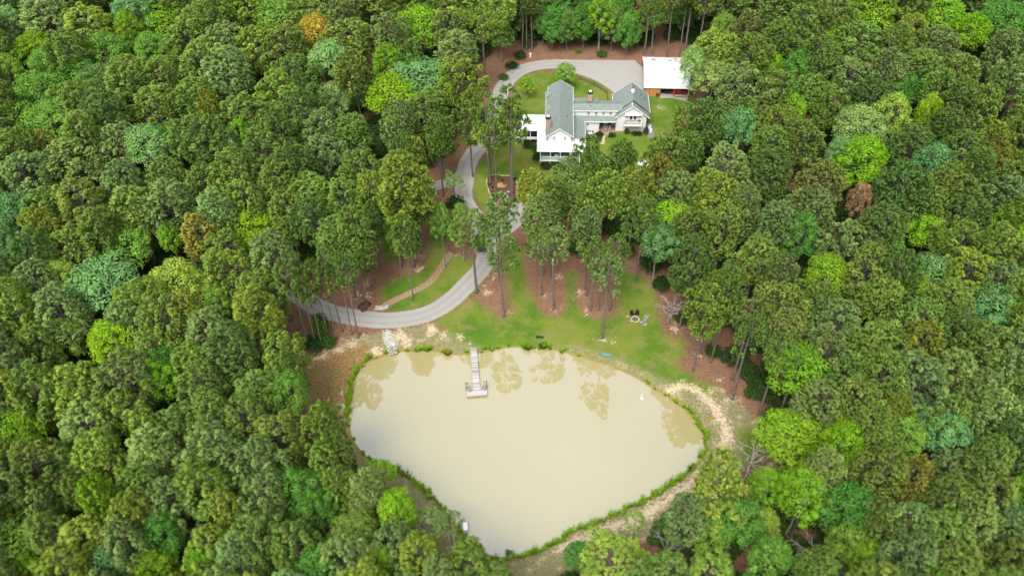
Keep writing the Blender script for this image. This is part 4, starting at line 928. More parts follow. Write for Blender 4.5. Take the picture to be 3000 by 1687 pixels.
# screened porch
m = MB()
for u in (-11.9, -9.95, -7.95, -6.0): m.box(u - .09, u + .09, 6.6, 6.78, 0, 5.0)
m.box(-11.9, -6.0, 6.62, 6.76, 2.6, 2.75).box(-11.9, -6.0, 6.62, 6.76, 4.85, 5.0).box(-11.9, -6.0, 6.62, 6.76, 1.9, 2.6)
hp('screen_frame', m, M_TRIM); hp('screen', MB().box(-11.85, -6.05, 6.68, 6.71, 2.75, 4.85).box(-11.95, -11.9, 6.7, 11, 2.4, 4.9), M_SCREEN)
hp('screen_porch_floor', MB().box(-12, -3.05, 6.8, 12.2, 2.2, 2.4), M_GREYWOOD)
hp('screen_porch_wall', MB().box(-12, -3.05, 12.0, 12.2, 0, 5.9), M_WHITE)
# patio under the link
hp('patio_floor', MB().box(10.95, 15.85, 11.3, 16.2, -.05, .12), M_PATIO)
hp('patio_post', MB().box(11.0, 11.16, 12.2, 12.36, .12, 4.05), M_TRIM)

def on_house(name, mb, mat, label, cat, u, w_, z=0, rz=0, group=None): return single(name, mb, mat, label, cat, HL(u, w_, z), HR + rz, group)
# furniture
def adirondack(name, label, mats, loc, rz, group=None, cat='chair'):
    t = thing(name, label, cat, loc, rz, group); mm = mats
    sb = MB()
    for i in range(5): sb.box(-.30, .30, -.42 + .15 * i, -.29 + .15 * i, .34 - .022 * i, .365 - .022 * i)
    part('seat', sb, mm, t); bb = MB()
    for i in range(5):
        x = -.27 + .135 * i; h_ = .82 - abs(i - 2) * .06; bb.add([(x - .055, .28, .22), (x + .055, .28, .22), (x + .055, .62, .22 + h_), (x - .055, .62, .22 + h_), (x - .055, .31, .21), (x + .055, .31, .21), (x + .055, .65, .21 + h_), (x - .055, .65, .21 + h_)], [(0, 1, 2, 3), (7, 6, 5, 4), (1, 5, 6, 2), (4, 0, 3, 7), (3, 2, 6, 7), (4, 5, 1, 0)])
    part('backrest', bb, mm, t)
    for sx_ in (-1, 1):
        part('armrest', MB().box(sx_ * .38 - .07, sx_ * .38 + .07, -.46, .42, .53, .56), mm, t)
        part('leg', MB().box(sx_ * .36 - .025, sx_ * .36 + .025, -.44, -.32, 0, .53), mm, t)
        part('leg', MB().bar((sx_ * .33, -.30, .33), (sx_ * .33, .55, .02), .05, .1).bar((sx_ * .36, .38, .02), (sx_ * .36, .38, .53), .05), mm, t)
    return t
# loungers, tables on the patio
def lounge(label, u, w_, rz):
    t = thing('lounge_chair', label, 'chair', HL(u, w_, .12), HR + rz, 'lounge chairs on the brick patio')
    part('seat', MB().box(-.36, .36, -.75, .25, .3, .42), M_CUSHION, t); part('backrest', MB().slab([(-.36, .25, .42), (.36, .25, .42), (.36, .62, 1.0), (-.36, .62, 1.0)], .12), M_CUSHION, t)
    for a in (-.33, .33):
        for b in (-.7, .22): part('leg', MB().box(a - .03, a + .03, b - .03, b + .03, 0, .3), M_DKWOOD, t)
lounge('grey cushioned lounge chair on the brick patio, left of the small white table', 13.0, 13.9, .25); lounge('grey cushioned lounge chair on the brick patio, right of the small white table', 14.3, 13.9, -.3)
t = thing('side_table', 'small white round table between the two patio lounge chairs', 'table', HL(13.65, 14.4, .12), HR)
part('tabletop', MB().lathe([(.0, .5), (.32, .5), (.32, .54), (.0, .54)], 0, 0, 14), M_WHITEPAINT, t); part('leg', MB().lathe([(.2, 0), (.04, .05), (.04, .5)], 0, 0, 8), M_DARK, t)
t = thing('dining_table', 'wooden outdoor table with a white cloth runner beside the white side wall', 'table', HL(8.75, 11.2, 0), HR)
part('tabletop', MB().box(-1.0, 1.0, -.45, .45, .72, .78), M_GREYWOOD, t); part('runner', MB().box(-.38, .38, -.47, .47, .785, .80), M_WHITEPAINT, t)
for a in (-.9, .9):
    for b in (-.36, .36): part('leg', MB().box(a - .04, a + .04, b - .04, b + .04, 0, .72), M_GREYWOOD, t)
t = thing('bench', 'wooden bench along the near side of the cloth-covered outdoor table', 'bench', HL(8.8, 10.25, 0), HR)
part('seat', MB().box(-.9, .9, -.17, .17, .42, .47), M_DKWOOD, t)
for a in (-.8, .8): part('leg', MB().box(a - .04, a + .04, -.14, .14, 0, .42), M_DKWOOD, t)
for u, lb in ((8.0, 'left'), (8.8, 'middle'), (9.5, 'right')):
    t = thing('dining_chair', 'brown chair behind the cloth-covered outdoor table, %s one of three' % lb, 'chair', HL(u, 11.95, 0), HR, 'chairs behind the outdoor table')
    part('seat', MB().box(-.2, .2, -.2, .2, .43, .47), M_DKWOOD, t); part('backrest', MB().box(-.2, .2, .17, .2, .5, .95), M_DKWOOD, t)
    for a in (-.18, .18):
        for b in (-.18, .18): part('leg', MB().box(a - .02, a + .02, b - .02, b + .02, 0, .43), M_DKWOOD, t)
# porch contents
t = thing('porch_table', 'round grey table standing in the middle of the front porch', 'table', HL(-.75, -2.2, 2.6), HR)
part('tabletop', MB().lathe([(0, .72), (.5, .72), (.5, .77), (0, .77)], 0, 0, 14), M_CUSHION, t); part('leg', MB().lathe([(.28, 0), (.05, .06), (.05, .72)], 0, 0, 8), M_DARK, t)
for u, lb in ((-1.6, 'left of'), (.05, 'right of')):
    t = thing('porch_chair', 'dark chair on the front porch %s the round grey table' % lb, 'chair', HL(u, -2.1, 2.6), HR + (.9 if u < -1 else -.9), 'dark chairs on the front porch')
    part('seat', MB().box(-.24, .24, -.24, .24, .4, .46), M_DKWOOD, t); part('backrest', MB().box(-.24, .24, .2, .24, .5, 1.0), M_DKWOOD, t)
    for a in (-.2, .2):
        for b in (-.2, .2): part('leg', MB().box(a - .02, a + .02, b - .02, b + .02, 0, .4), M_DKWOOD, t)
def potted(label, u, w_, z, s_=1.0):
    t = thing('potted_plant', label, 'plant', HL(u, w_, z), HR)
    part('pot', MB().lathe([(.14 * s_, 0), (.2 * s_, .3 * s_), (.16 * s_, .3 * s_), (0, .26 * s_)], 0, 0, 10), M_PALEWOOD, t)
    v, f, tn, *_q = leaves(np.array([[0, 0, .6 * s_], [.12 * s_, .1, .5 * s_], [-.15 * s_, 0, .55 * s_]]), np.full(3, .3 * s_), 60, .16, 5)
    o = link('foliage', npmesh('pot_foliage', v, f, M_LEAF, {'tone': tn}, False), t); o.color = (.05, .12, .03, 1)
potted('potted green shrub on the front porch, near the steps', 2.0, -2.4, 2.6, 1.3); potted('small potted plant at the left end of the front porch', -4.6, -2.7, 2.6, .9)
potted('potted plant at the left end of the upper balcony', 18.2, 11.2, 4.1, .8); potted('dark potted plant at the right end of the upper balcony', 22.2, 11.6, 4.1, 1.2)
# yard equipment beside the right wing
pad = on_house('gravel_pad', MB().box(-.9, .9, -3.4, 3.4, -.02, .03), M_GREYGRAV, 'grey gravel strip along the right wing of the house', 'gravel strip', 25.7, 13.6); 
for w_, lb, sx_, sz_ in ((15.0, 'upper white utility box on the gravel strip by the right wing', .35, .8), (12.9, 'lower, larger white utility box on the gravel strip by the right wing', .42, 1.0)):
    t = thing('utility_unit', lb, 'air conditioner', HL(25.6, w_, .03), HR, 'white units on the gravel strip')
    part('cabinet', MB().box(-sx_, sx_, -sx_, sx_, .05, sz_), M_WHITEPAINT, t); part('fan_grille', MB().lathe([(0, sz_ + .01), (sx_ * .7, sz_ + .01), (sx_ * .75, sz_ + .05)], 0, 0, 14), M_CUSHION, t)
# shrubs
SHC = {'dark': (.022, .060, .014), 'mid': (.045, .120, .02), 'bright': (.09, .2, .02), 'grey': (.045, .075, .045)}
def shrub(p, r, hgt, c_, label, name='shrub', cat='shrub', group=None, i=None):
    tm, cm = SHRUB[random.randrange(3) if i is None else i]
    t = thing(name, label, cat, (p[0], p[1], p[2] if len(p) > 2 else 0), random.uniform(0, 6), group); t.scale = (r / 1.3, r / 1.3, hgt / 2.4)
    o = link('foliage', cm, t); o.color = SHC[c_] + (1,); link('stem', tm, t); return t
for u, lb in ((-3.7, 'left'), (-1.15, 'middle'), (1.4, 'right')): shrub(HL(u, -4.0), 1.25, 2.2, 'dark', 'dark clipped shrub under the front porch railing, %s one of three' % lb, group='shrubs under the front porch')
for u, w_, r, h_, c_, lb in [(11.4, 11.0, 1.1, 1.2, 'dark', 'clipped round bush left of the stone path at the patio'), (14.6, 10.6, .8, 1.3, 'dark', 'dark bush right of the stone path at the patio'), (15.3, 10.9, .7, 1.2, 'bright', 'light green bush at the left corner of the right wing'),
  (19.0, 12.0, .75, 1.7, 'mid', 'round green shrub below the balcony, leftmost along the right wing'), (21.2, 11.4, .75, 1.3, 'dark', 'dark shrub below the balcony, middle one along the right wing'), (22.5, 11.3, .72, 1.25, 'dark', 'dark shrub at the right end of the right wing'),
  (24.3, 11.6, .75, 2.6, 'grey', 'tall loose grey-green shrub at the right corner of the right wing'), (-6.0, 2.0, .8, 2.4, 'mid', 'green shrub beside the left side of the front porch'), (-6.4, -1.0, .8, 2.6, 'dark', 'dark shrub at the front left porch corner'), (-8.6, 5.3, 1.3, 2.2, 'dark', 'dark shrub under the screened porch'), (-7.0, 4.3, .9, 2.2, 'mid', 'leafy shrub where the screened porch meets the front porch'),
  (5.8, 20.5, 2.1, 2.6, 'mid', 'large round bush inside the fenced yard behind the house'), (8.2, 9.2, .8, .7, 'bright', 'low flowering plants below the outdoor table'), (11.0, 9.3, .9, .8, 'mid', 'low green plants beside the stone path'), (-5.0, 14.5, .6, .9, 'dark', 'small bush by the rear left wall of the main wing')]:
    shrub(HL(u, w_), r, h_, c_, lb)
# stepping stones from the patio
for i, (px, py) in enumerate(Z1([(1178, 1022), (1168, 1048), (1160, 1076), (1158, 1102), (1150, 1128)])):
    p = at(px, py); single('stepping_stone', MB().rock((0, 0, .03), .62, .36, .06, i), M_FLAG, ['first', 'second', 'third', 'fourth', 'fifth'][i] + ' pale stepping stone counted from the brick patio down the garden path', 'paving stone', (p[0], p[1], 0), i * .8, 'stepping stones below the patio')
# wooden yard fence
def picket(name, pts_, label, h=1.25, sp=.28, mat=None):
    t = thing(name, label, 'fence', (*pts_[0], 0)); px_, py_ = pts_[0]; mb = MB(); ps = MB(); hh = MB()
    for a, b in zip(pts_[:-1], pts_[1:]):
        a, b = Vector((a[0] - px_, a[1] - py_, 0)), Vector((b[0] - px_, b[1] - py_, 0)); n_ = max(1, int((b - a).length / sp))
        for i in range(n_): q = a + (b - a) * i / n_; mb.bar(q, q + Vector((0, 0, h * random.uniform(.92, 1.05))), .09, .03)
        for z in (.35, .95): hh.bar(a + Vector((0, 0, z)), b + Vector((0, 0, z)), .04, .08)
        k_ = max(1, int((b - a).length / 2.4))
        for i in range(k_ + 1): q = a + (b - a) * i / k_; ps.bar(q, q + Vector((0, 0, h + .12)), .13)
    part('pickets', mb, mat or M_FENCE, t); part('rails', hh, mat or M_FENCE, t); part('posts', ps, mat or M_FENCE, t); return t
picket('picket_fence', [tuple(at(*p)[:2]) for p in Z1([(765, 432), (760, 385), (890, 378), (1050, 448), (1200, 545), (1208, 645)])], 'weathered wooden picket fence round the yard behind the house')
picket('picket_fence', [tuple(at(*p)[:2]) for p in [(1636, 588), (1680, 592), (1725, 590)]], 'short dark picket fence under the pines below the house', 1.1)
# small glasshouse glimpsed between the pines
p = at(1884, 508); t = thing('garden_shed', 'small white-roofed garden house half hidden by the pines below the house', 'shed', (p[0], p[1], 0), -.15)
part('wall', gable_body(MB(), -1.4, 1.4, -1.8, 1.8, 0, 1.9, 2.6), M_WHITE, t); part('roof', gable_roof(MB(), -1.65, 1.65, -2.0, 2.0, 1.95, 2.8, th=.08), M_METALROOF, t); part('door', MB().box(-.4, .4, -1.86, -1.8, 0, 1.75), M_GREYWOOD, t)

# ------------------------------------------------------------ barn
BP = np.array([40.4, 220.0]); BR = R(-5.0)
def BL(u, w_, z=0): c_, s_ = math.cos(BR), math.sin(BR); return (BP[0] + u * c_ - w_ * s_, BP[1] + u * s_ + w_ * c_, z)
b = thing('barn', 'open-fronted barn with white metal roof and orange board siding', 'barn', (BP[0], BP[1], 0), BR)
bp = lambda n, mb, mat, lab=None: part(n, mb, mat, b, False, lab)
m = MB(); m.slab([(-.4, -.35, 2.95), (13.2, -.35, 2.95), (13.2, 3.62, 3.85), (-.4, 3.62, 3.85)], .07); m.slab([(-.4, 3.58, 3.93), (13.2, 3.58, 3.93), (13.2, 9.3, 5.25), (-.4, 9.3, 5.25)], .07)
m.slab([(-.4, 9.3, 5.25), (13.2, 9.3, 5.25), (13.2, 16.2, 3.05), (-.4, 16.2, 3.05)], .07); bp('roof', m, M_METALROOF)
bp('ridge_cap', MB().bar((-.4, 9.3, 5.3), (13.2, 9.3, 5.3), .4, .05), M_TRIM)
bp('roof_seam', MB().bar((-.4, 3.6, 3.98), (13.2, 3.6, 3.98), .12, .05), M_CUSHION)
bp('front_wall', MB().box(0, 4.5, 0, .12, 0, 2.9), M_WOODSIDE)
m = MB(); m.add([(0, .14, 0), (0, 16, 0), (0, 16, 3.0), (0, 9.3, 5.1), (0, .14, 2.85), (.12, .14, 0), (.12, 16, 0), (.12, 16, 3.0), (.12, 9.3, 5.1), (.12, .14, 2.85)], [(0, 4, 3, 2, 1), (5, 6, 7, 8, 9), (0, 5, 9, 4)]); bp('side_wall', m, M_OLDWOOD)
m = MB().box(.14, 13, 8.6, 8.75, 0, 4.9).box(12.9, 13.0, 8.8, 16, 0, 2.9).box(4.5, 4.62, .14, 8.5, 0, 3.0); bp('inner_wall', m, M_OLDWOOD)
m = MB().box(.14, 12.88, 15.9, 16.0, 0, 2.9); bp('back_wall', m, M_OLDWOOD)
for u in (8.55, 12.9): bp('post', MB().box(u - .1, u + .1, -.05, .15, 0, 2.85), M_WOODSIDE if u < 9 else M_PALEWOOD)
bp('sill_board', MB().box(8.6, 12.8, -.3, -.18, 0, .22), M_OLDWOOD)
bp('roof_patch', MB().slab([(9.1, 13.9, 3.83), (9.9, 13.9, 3.83), (9.9, 14.9, 3.5), (9.1, 14.9, 3.5)], .03), M_RUST)
for i, (u, w_) in enumerate([(2.9, 13.9), (2.8, 12.5), (7.6, 12.4), (9.5, 12.0), (11.0, 12.6)]):
    z_ = 5.25 - (w_ - 9.3) * .319; lb = ['upper left', 'lower left', 'middle', 'lower right', 'far right'][i]
    single('leaf_litter', MB().rock((0, 0, .05), [.5, 1.0, .65, .5, .3][i], .16, .07, i), M_FENCE, 'heap of brown leaves on the back slope of the barn roof, %s one' % lb, 'leaf heap', BL(u, w_, z_), BR, 'leaf heaps on the barn roof')
on = lambda u, w_, z=0: BL(u, w_, z)
t = thing('roof_pipe', 'grey vent pipe standing on the white barn roof', 'pipe', BL(8.6, 6.6, 4.6), BR)
part('pipe', MB().lathe([(.1, 0), (.1, .75), (0, .75)], 0, 0, 8), M_CUSHION, t); part('cap', MB().lathe([(.0, .95), (.2, .78), (.2, .74)], 0, 0, 8), M_CUSHION, t)
# tractor
def wheel(t, x, y, r, wd, rim):
    w1 = part('wheel', MB().lathe([(r * .62, -wd / 2), (r * .95, -wd / 2), (r, -wd * .3), (r, wd * .3), (r * .95, wd / 2), (r * .62, wd / 2), (r * .62, -wd / 2)], 0, 0, 18, axis='x'), M_TIRE, t)
    w1.location = (x, y, r); part('rim', MB().lathe([(0, wd * .25), (r * .63, wd * .4), (r * .63, -wd * .4), (0, -wd * .25)], 0, 0, 14, axis='x'), rim, w1); return w1
t = thing('tractor', 'orange compact tractor with front loader parked in the right bay of the barn', 'tractor', BL(10.9, 1.6, 0), BR + R(90) + R(4))
# local x = across, y = forward (towards the left of the barn)
part('hood', MB().box(-.36, .36, .25, 1.35, .75, 1.35).box(-.30, .30, 1.35, 1.5, .8, 1.25), M_ORANGE, t)
part('chassis', MB().box(-.2, .2, -1.1, 1.4, .45, .78).box(-.7, -.4, -1.2, -.1, .95, 1.08).box(.4, .7, -1.2, -.1, .95, 1.08), M_ORANGE, t)
part('seat', MB().box(-.25, .25, -.75, -.25, 1.0, 1.12).box(-.25, .25, -.85, -.75, 1.1, 1.55), M_BLACK, t)
part('steering_wheel', MB().lathe([(.2, 1.38), (.22, 1.4), (.2, 1.42)], 0, .1, 12), M_BLACK, t)
m = MB(); m.bar((-.45, -1.0, 1.0), (-.45, -1.0, 2.15), .07); m.bar((.45, -1.0, 1.0), (.45, -1.0, 2.15), .07); m.bar((-.45, -1.0, 2.15), (.45, -1.0, 2.15), .07); part('roll_bar', m, M_ORANGE, t)
m = MB()
for x in (-.55, .55): m.bar((x, .2, .7), (x, .25, 1.5), .1); m.bar((x, .25, 1.5), (x, 1.7, 1.25), .11); m.bar((x, 1.7, 1.25), (x, 2.3, .4), .11)
part('loader_arm', m, M_ORANGE, t)
part('bucket', MB().slab([(-.8, 2.25, .55), (.8, 2.25, .55), (.8, 2.3, .05), (-.8, 2.3, .05)], .05, down=(0, 1, 0)).box(-.8, .8, 2.3, 2.85, .03, .08), M_ORANGE, t)
for x in (-.62, .62): wheel(t, x, -.75, .55, .36, M_ORANGE)
for x in (-.55, .55): wheel(t, x, 1.0, .38, .26, M_ORANGE)
t = thing('utility_vehicle', 'black utility vehicle parked in the dark middle bay of the barn', 'utility vehicle', BL(6.6, 2.3, 0), BR)
part('body', MB().box(-.65, .65, -1.2, 1.3, .45, .85).box(-.62, .62, .3, 1.3, .85, 1.1).box(-.6, .6, -1.35, -1.2, .5, .95), M_DARK, t)
part('roof', MB().box(-.62, .62, -.5, .5, 1.85, 1.9).bar((-.58, -.5, .85), (-.58, -.5, 1.85), .05).bar((.58, -.5, .85), (.58, -.5, 1.85), .05).bar((-.58, .45, .85), (-.58, .45, 1.85), .05).bar((.58, .45, .85), (.58, .45, 1.85), .05), M_BLACK, t)
part('seat', MB().box(-.55, .55, -.2, .3, .85, 1.0).box(-.55, .55, .25, .35, 1.0, 1.45), M_CUSHION, t)
for x in (-.62, .62):
    part('headlight', MB().box(x * .7 - .1, x * .7 + .1, -1.38, -1.35, .78, .88), M_PALEWOOD, t)
    for y in (-.9, .95): wheel(t, x, y, .34, .25, M_CUSHION)
t = thing('old_tyre', 'old dark tyre leaning against the orange barn siding', 'tyre', BL(3.9, -.18, 0), BR + R(90))
part('tread', MB().lathe([(.3, -.12), (.5, -.12), (.55, -.06), (.55, .06), (.5, .12), (.3, .12), (.3, -.12)], 0, 0, 18, axis='x'), M_TIRE, t).location = (0, 0, .55)
part('rim', MB().lathe([(0, .04), (.3, .08), (.3, -.08), (0, -.04)], 0, 0, 12, axis='x'), M_RUST, t).location = (0, 0, .55)
t = thing('mower', 'small green mower with yellow wheels at the right end of the barn', 'mower', BL(14.2, .8, 0), BR + R(80))
part('body', MB().box(-.35, .35, .1, .95, .45, .9).box(-.45, .45, -.7, .1, .4, .65), simple('green_paint', (.03, .13, .03), .4), t); part('seat', MB().box(-.22, .22, -.5, -.1, .65, .78).box(-.22, .22, -.6, -.5, .7, 1.1), simple('yellow_vinyl', (.6, .5, .05), .5), t)
MY = simple('yellow_paint', (.6, .5, .05), .4)
for x in (-.42, .42): wheel(t, x, -.45, .3, .22, MY); wheel(t, x, .7, .2, .16, MY)

# ------------------------------------------------------------ dock and pond things
dk = at(1387, 1018, 0.1); de = at(1396, 1133, .1); dv = Vector((de[0] - dk[0], de[1] - dk[1], 0)); dl = dv.length; drz = math.atan2(dv.x, -dv.y)
t = thing('dock', 'weathered wooden T-shaped dock reaching out into the pond', 'dock', (dk[0], dk[1], 0), drz)
ZD = .12
part('walkway', MB().box(-.72, .72, -dl, 0, ZD - .12, ZD), M_DOCK, t)
part('platform', MB().box(-2.15, 2.15, -dl - 2.35, -dl, ZD - .14, ZD + .003), M_DOCK, t)
part('frame', MB().box(-.7, -.6, -dl, 0, ZD - .34, ZD - .125).box(.6, .7, -dl, 0, ZD - .34, ZD - .125).box(-2.1, 2.1, -dl - 2.3, -dl - 2.2, ZD - .36, ZD - .145).box(-2.1, 2.1, -dl - .15, -dl - .05, ZD - .36, ZD - .145).box(-2.1, -2.0, -dl - 2.2, -dl - .15, ZD - .36, ZD - .145).box(2.0, 2.1, -dl - 2.2, -dl - .15, ZD - .36, ZD - .145), M_GREYWOOD, t)
for y in (-1.5, -4, -6.5):
    for x in (-.66, .66): part('post', MB().lathe([(.09, -2.2), (.09, ZD - .13)], x, y, 8), M_GREYWOOD, t)
for x in (-1.9, 1.9):
    for y in (-dl - 2.15, -dl - .25): part('post', MB().lathe([(.1, -2.2), (.1, ZD - .15)], x, y, 8), M_GREYWOOD, t)
for s_ in (-.4, .9): part('brace', MB().bar((s_, -dl - 2.42, ZD - .3), (s_ * 1.6 + .3, -dl - 2.9, WL - .1), .08), M_PALEWOOD, t)
for s_ in (-1, 1):
    p = part('lamp_post', MB().box(s_ * 2.2 - .07, s_ * 2.2 + .07, -dl - .35, -dl - .2, ZD - .5, ZD + 2.1), M_DKWOOD, t)
    part('lantern_hook', MB().bar((s_ * 2.2, -dl - .28, ZD + 1.95), (s_ * 1.78, -dl - .28, ZD + 1.95), .04), M_DARK, p); part('lantern', MB().lathe([(0, 1.68 + ZD), (.12, 1.72 + ZD), (.12, 1.92 + ZD), (0, 1.98 + ZD)], s_ * 1.8, -dl - .28, 8), M_BLACK, p)
def DL(x, y, z=ZD): c_, s_ = math.cos(drz), math.sin(drz); return (dk[0] + x * c_ - y * s_, dk[1] + x * s_ + y * c_, z)
adirondack('adirondack_chair', 'weathered grey slatted armchair at the left of the dock platform', M_GREYWOOD, DL(-1.45, -dl - .75, ZD + .003), drz + R(35), 'chairs on the dock platform')
adirondack('adirondack_chair', 'weathered grey slatted armchair at the right of the dock platform', M_GREYWOOD, DL(1.45, -dl - .7, ZD + .003), drz + R(-35), 'chairs on the dock platform')
# pump float, aerator buoy, pipe, benches
p = at(1364, 1548, WL); t = thing('floating_raft', 'small floating raft with a white box at the lower left pond shore', 'raft', (p[0], p[1], WL), .05)
part('deck', MB().box(-.62, .62, -1.2, 1.2, -.1, .18), M_PALEWOOD, t); part('box', MB().box(-.42, .38, -.55, .9, .18, .62), M_WHITEPAINT, t); part('lid', MB().slab([(-.46, -.6, .64), (.42, -.6, .64), (.42, .95, .70), (-.46, .95, .70)], .05), M_WHITEPAINT, t)
p = at(1881, 1166, WL); t = thing('heron_decoy', 'white bird-like buoy standing in the pond near the right bank', 'buoy', (p[0], p[1], WL))
part('float', MB().lathe([(0, -.1), (.32, -.05), (.34, .12), (.1, .2), (0, .2)], 0, 0, 14), M_WHITEPAINT, t); part('neck', MB().tube([(0, 0, .15), (.05, 0, .55), (-.05, 0, .85)], [.1, .08, .07], 8), M_CUSHION, t); part('head', MB().rock((-.05, 0, 1.0), .24, .2, .2, 3), M_WHITEPAINT, t, True)
p = at(2026, 1368, 0); t = thing('drain_pipe', 'black drain box and pipe in the reeds on the right shore', 'drain', (p[0], p[1], -.5), .5)
part('pipe', MB().tube([(-1.0, -.2, .15), (0, 0, .45), (.9, .3, .5)], .16, 10), M_BLACK, t); part('box', MB().box(-.5, .1, -.3, .3, .1, .7), M_BLACK, t)
p = at(999, 1250, 0); t = thing('metal_box', 'dark green box with a grey post at the left shore', 'box', (p[0], p[1], -.1), .3)
part('box', MB().box(-.8, .8, -.4, .4, 0, .7), simple('dark_green_paint', (.03, .08, .05), .6), t); part('lid', MB().box(-.84, .84, -.44, .44, .7, .76), M_DARK, t); part('post', MB().box(.8, .88, -.04, .04, 0, 1.9), M_CUSHION, t)
def bench(name, label, loc, rz, mat, L_=1.9, cat='bench'):
    t = thing(name, label, cat, loc, rz); part('seat', MB().box(-L_ / 2, L_ / 2, -.25, .25, .42, .48), mat, t); part('backrest', MB().slab([(-L_ / 2, .26, .5), (L_ / 2, .26, .5), (L_ / 2, .42, .95), (-L_ / 2, .42, .95)], .04, down=(0, .3, -.9)), mat, t)
    for x in (-L_ / 2 + .1, L_ / 2 - .1):
        part('leg', MB().box(x - .04, x + .04, -.22, -.14, 0, .42), M_DARK, t); part('leg', MB().box(x - .04, x + .04, .2, .28, 0, .42), M_DARK, t)
p = at(1776, 1040, 0); t = thing('teal_bench_object', 'teal bench-like object, shaped like an upturned boat, on the bank right of the dock', 'bench-like object', (p[0], p[1], -.12), R(-12))  # bench-like object, given the made-up shape of an upturned boat
part('tapered_shell', MB().add([(-1.15, -.42, 0), (1.15, -.36, 0), (1.15, .36, 0), (-1.15, .42, 0), (-1.0, -.33, .42), (1.05, -.28, .42), (1.05, .28, .42), (-1.0, .33, .42)], [(4, 5, 6, 7), (0, 1, 5, 4), (1, 2, 6, 5), (2, 3, 7, 6), (3, 0, 4, 7)]), M_TEAL, t); part('edge_rails', MB().bar((-1.18, -.44, .03), (1.18, -.38, .03), .06).bar((1.18, .38, .03), (-1.18, .44, .03), .06), M_DARK, t)
p = at(1581, 990, 0); bench('bench', 'low dark bench facing the pond right of the dock', (p[0], p[1], 0), R(172), simple('dark_green_slats', (.03, .055, .035), .8, .4, 6), 1.6)
# fire pit
fp = at(1861, 936, 0); t = thing('fire_pit', 'round stone fire pit full of grey ash on the lawn', 'fire pit', (fp[0], fp[1], 0))
m = MB(); rr = random.Random(4)
for k in range(18): an = k * 2 * math.pi / 18; m.rock((.86 * math.cos(an), .86 * math.sin(an), .13), .2, .16, .17, k)
part('stone_ring', m, M_EDGE, t); part('ash', MB().lathe([(0, .12), (.5, .1), (.78, .06)], 0, 0, 16), M_ASH, t)
m = MB()
for k in range(4): an = k * .9; m.tube([(-.5 * math.cos(an), -.5 * math.sin(an), .18), (.5 * math.cos(an), .5 * math.sin(an), .26)], .06, 6)
part('logs', m, M_BARK, t)
def q_at(x, y): p = at(x, y); return (p[0], p[1], 0)
adirondack('garden_chair', 'black armchair behind the fire pit, left one of two', M_BLACK, q_at(1851, 922), R(10), 'black chairs behind the fire pit')
adirondack('garden_chair', 'black armchair behind the fire pit, right one of two', M_BLACK, q_at(1866, 921), R(-10), 'black chairs behind the fire pit')
adirondack('garden_chair', 'pale grey armchair right of the fire pit, upper one', M_PALEWOOD, q_at(1893, 932), R(-95), 'pale chairs right of the fire pit')
adirondack('garden_chair', 'pale grey armchair right of the fire pit, lower one turned towards the fire', M_PALEWOOD, q_at(1890, 954), R(-140), 'pale chairs right of the fire pit')
for (x, y, lb) in ((1889, 941, 'between the pale chairs'), (1879, 947, 'left of the lower pale chair')):
    t = thing('small_table', 'small pale square side table by the fire pit, ' + lb, 'table', q_at(x, y), .4); part('tabletop', MB().box(-.3, .3, -.26, .26, .4, .44), M_PALEWOOD, t)
    for a in (-.25, .25):
        for b_ in (-.2, .2): part('leg', MB().box(a - .03, a + .03, b_ - .03, b_ + .03, 0, .4), M_PALEWOOD, t)
M_CUT = simple('cut_wood', (.55, .42, .27), .8, .2)
def stump(x, y, r, h_, lb):
    t = thing('log_stump', lb, 'stump', q_at(x, y)); part('bark', MB().lathe([(r * 1.1, 0), (r, h_)], 0, 0, 12), M_BARK, t); part('cut_face', MB().lathe([(r * .98, h_), (0, h_ + .01)], 0, 0, 12), M_CUT, t)
stump(1838, 931, .24, .4, 'pale upright log seat left of the fire pit'); stump(1848, 944, .2, .3, 'brown log seat at the lower left of the fire pit')

# ------------------------------------------------------------ garden bed with stone edging by the loop drive
nb_ = len(BED); acc = 0; last = BED[0]; k = 0; eb = MB()
per = [BED[i] for i in range(nb_)] + [BED[0]]; ring = []
for a, b_ in zip(per[:-1], per[1:]):
    n_ = max(1, int(np.linalg.norm(b_ - a) / .38))
    for i in range(n_): ring.append(a + (b_ - a) * i / n_)
for i, q in enumerate(ring): eb.rock((q[0] - BED[0][0], q[1] - BED[0][1], .08), .22, .2, .15, i)
tag(link('stone_edging', eb.mesh('stone_edging', M_EDGE), None, (BED[0][0], BED[0][1], 0)), 'row of pale stones edging the mulched garden bed by the loop drive', 'stone edging')
for i, (x, y, sx_, sy_, sz_, lb) in enumerate([(1125, 625, 1.25, .9, .95, 'largest golden boulder in the middle of the garden bed'), (1188, 630, .7, .5, .55, 'golden boulder touching the right of the largest one in the bed'), (1190, 725, .75, .55, .35, 'flat golden rock above the white ladder ornament'), (1165, 750, .45, .35, .25, 'small golden rock left of the white ladder ornament'), (1235, 690, .5, .35, .15, 'flat grey rock between the pines in the garden bed'), (1150, 590, .5, .4, .4, 'golden rock just behind the largest boulder in the bed')]):
    p = at(*Z2([(x, y)])[0]); single('boulder', MB().rock((0, 0, sz_ * .4), sx_, sy_, sz_ * .8, i + 40).rock((sx_ * .4, -sy_ * .3, sz_ * .3), sx_ * .6, sy_ * .6, sz_ * .6, i + 50), M_STONE if i != 4 else M_RIPRAP, lb, 'rock', (p[0], p[1], 0), i)
p = at(*Z2([(1225, 800)])[0]); t = thing('garden_obelisk', 'white painted wooden ladder obelisk standing in the garden bed', 'garden ornament', (p[0], p[1], 0), .3)
m = MB()
for a in (-.42, .42):
    for b_ in (-.36, .36): m.bar((a, b_, 0), (0, 0, 2.1), .09)
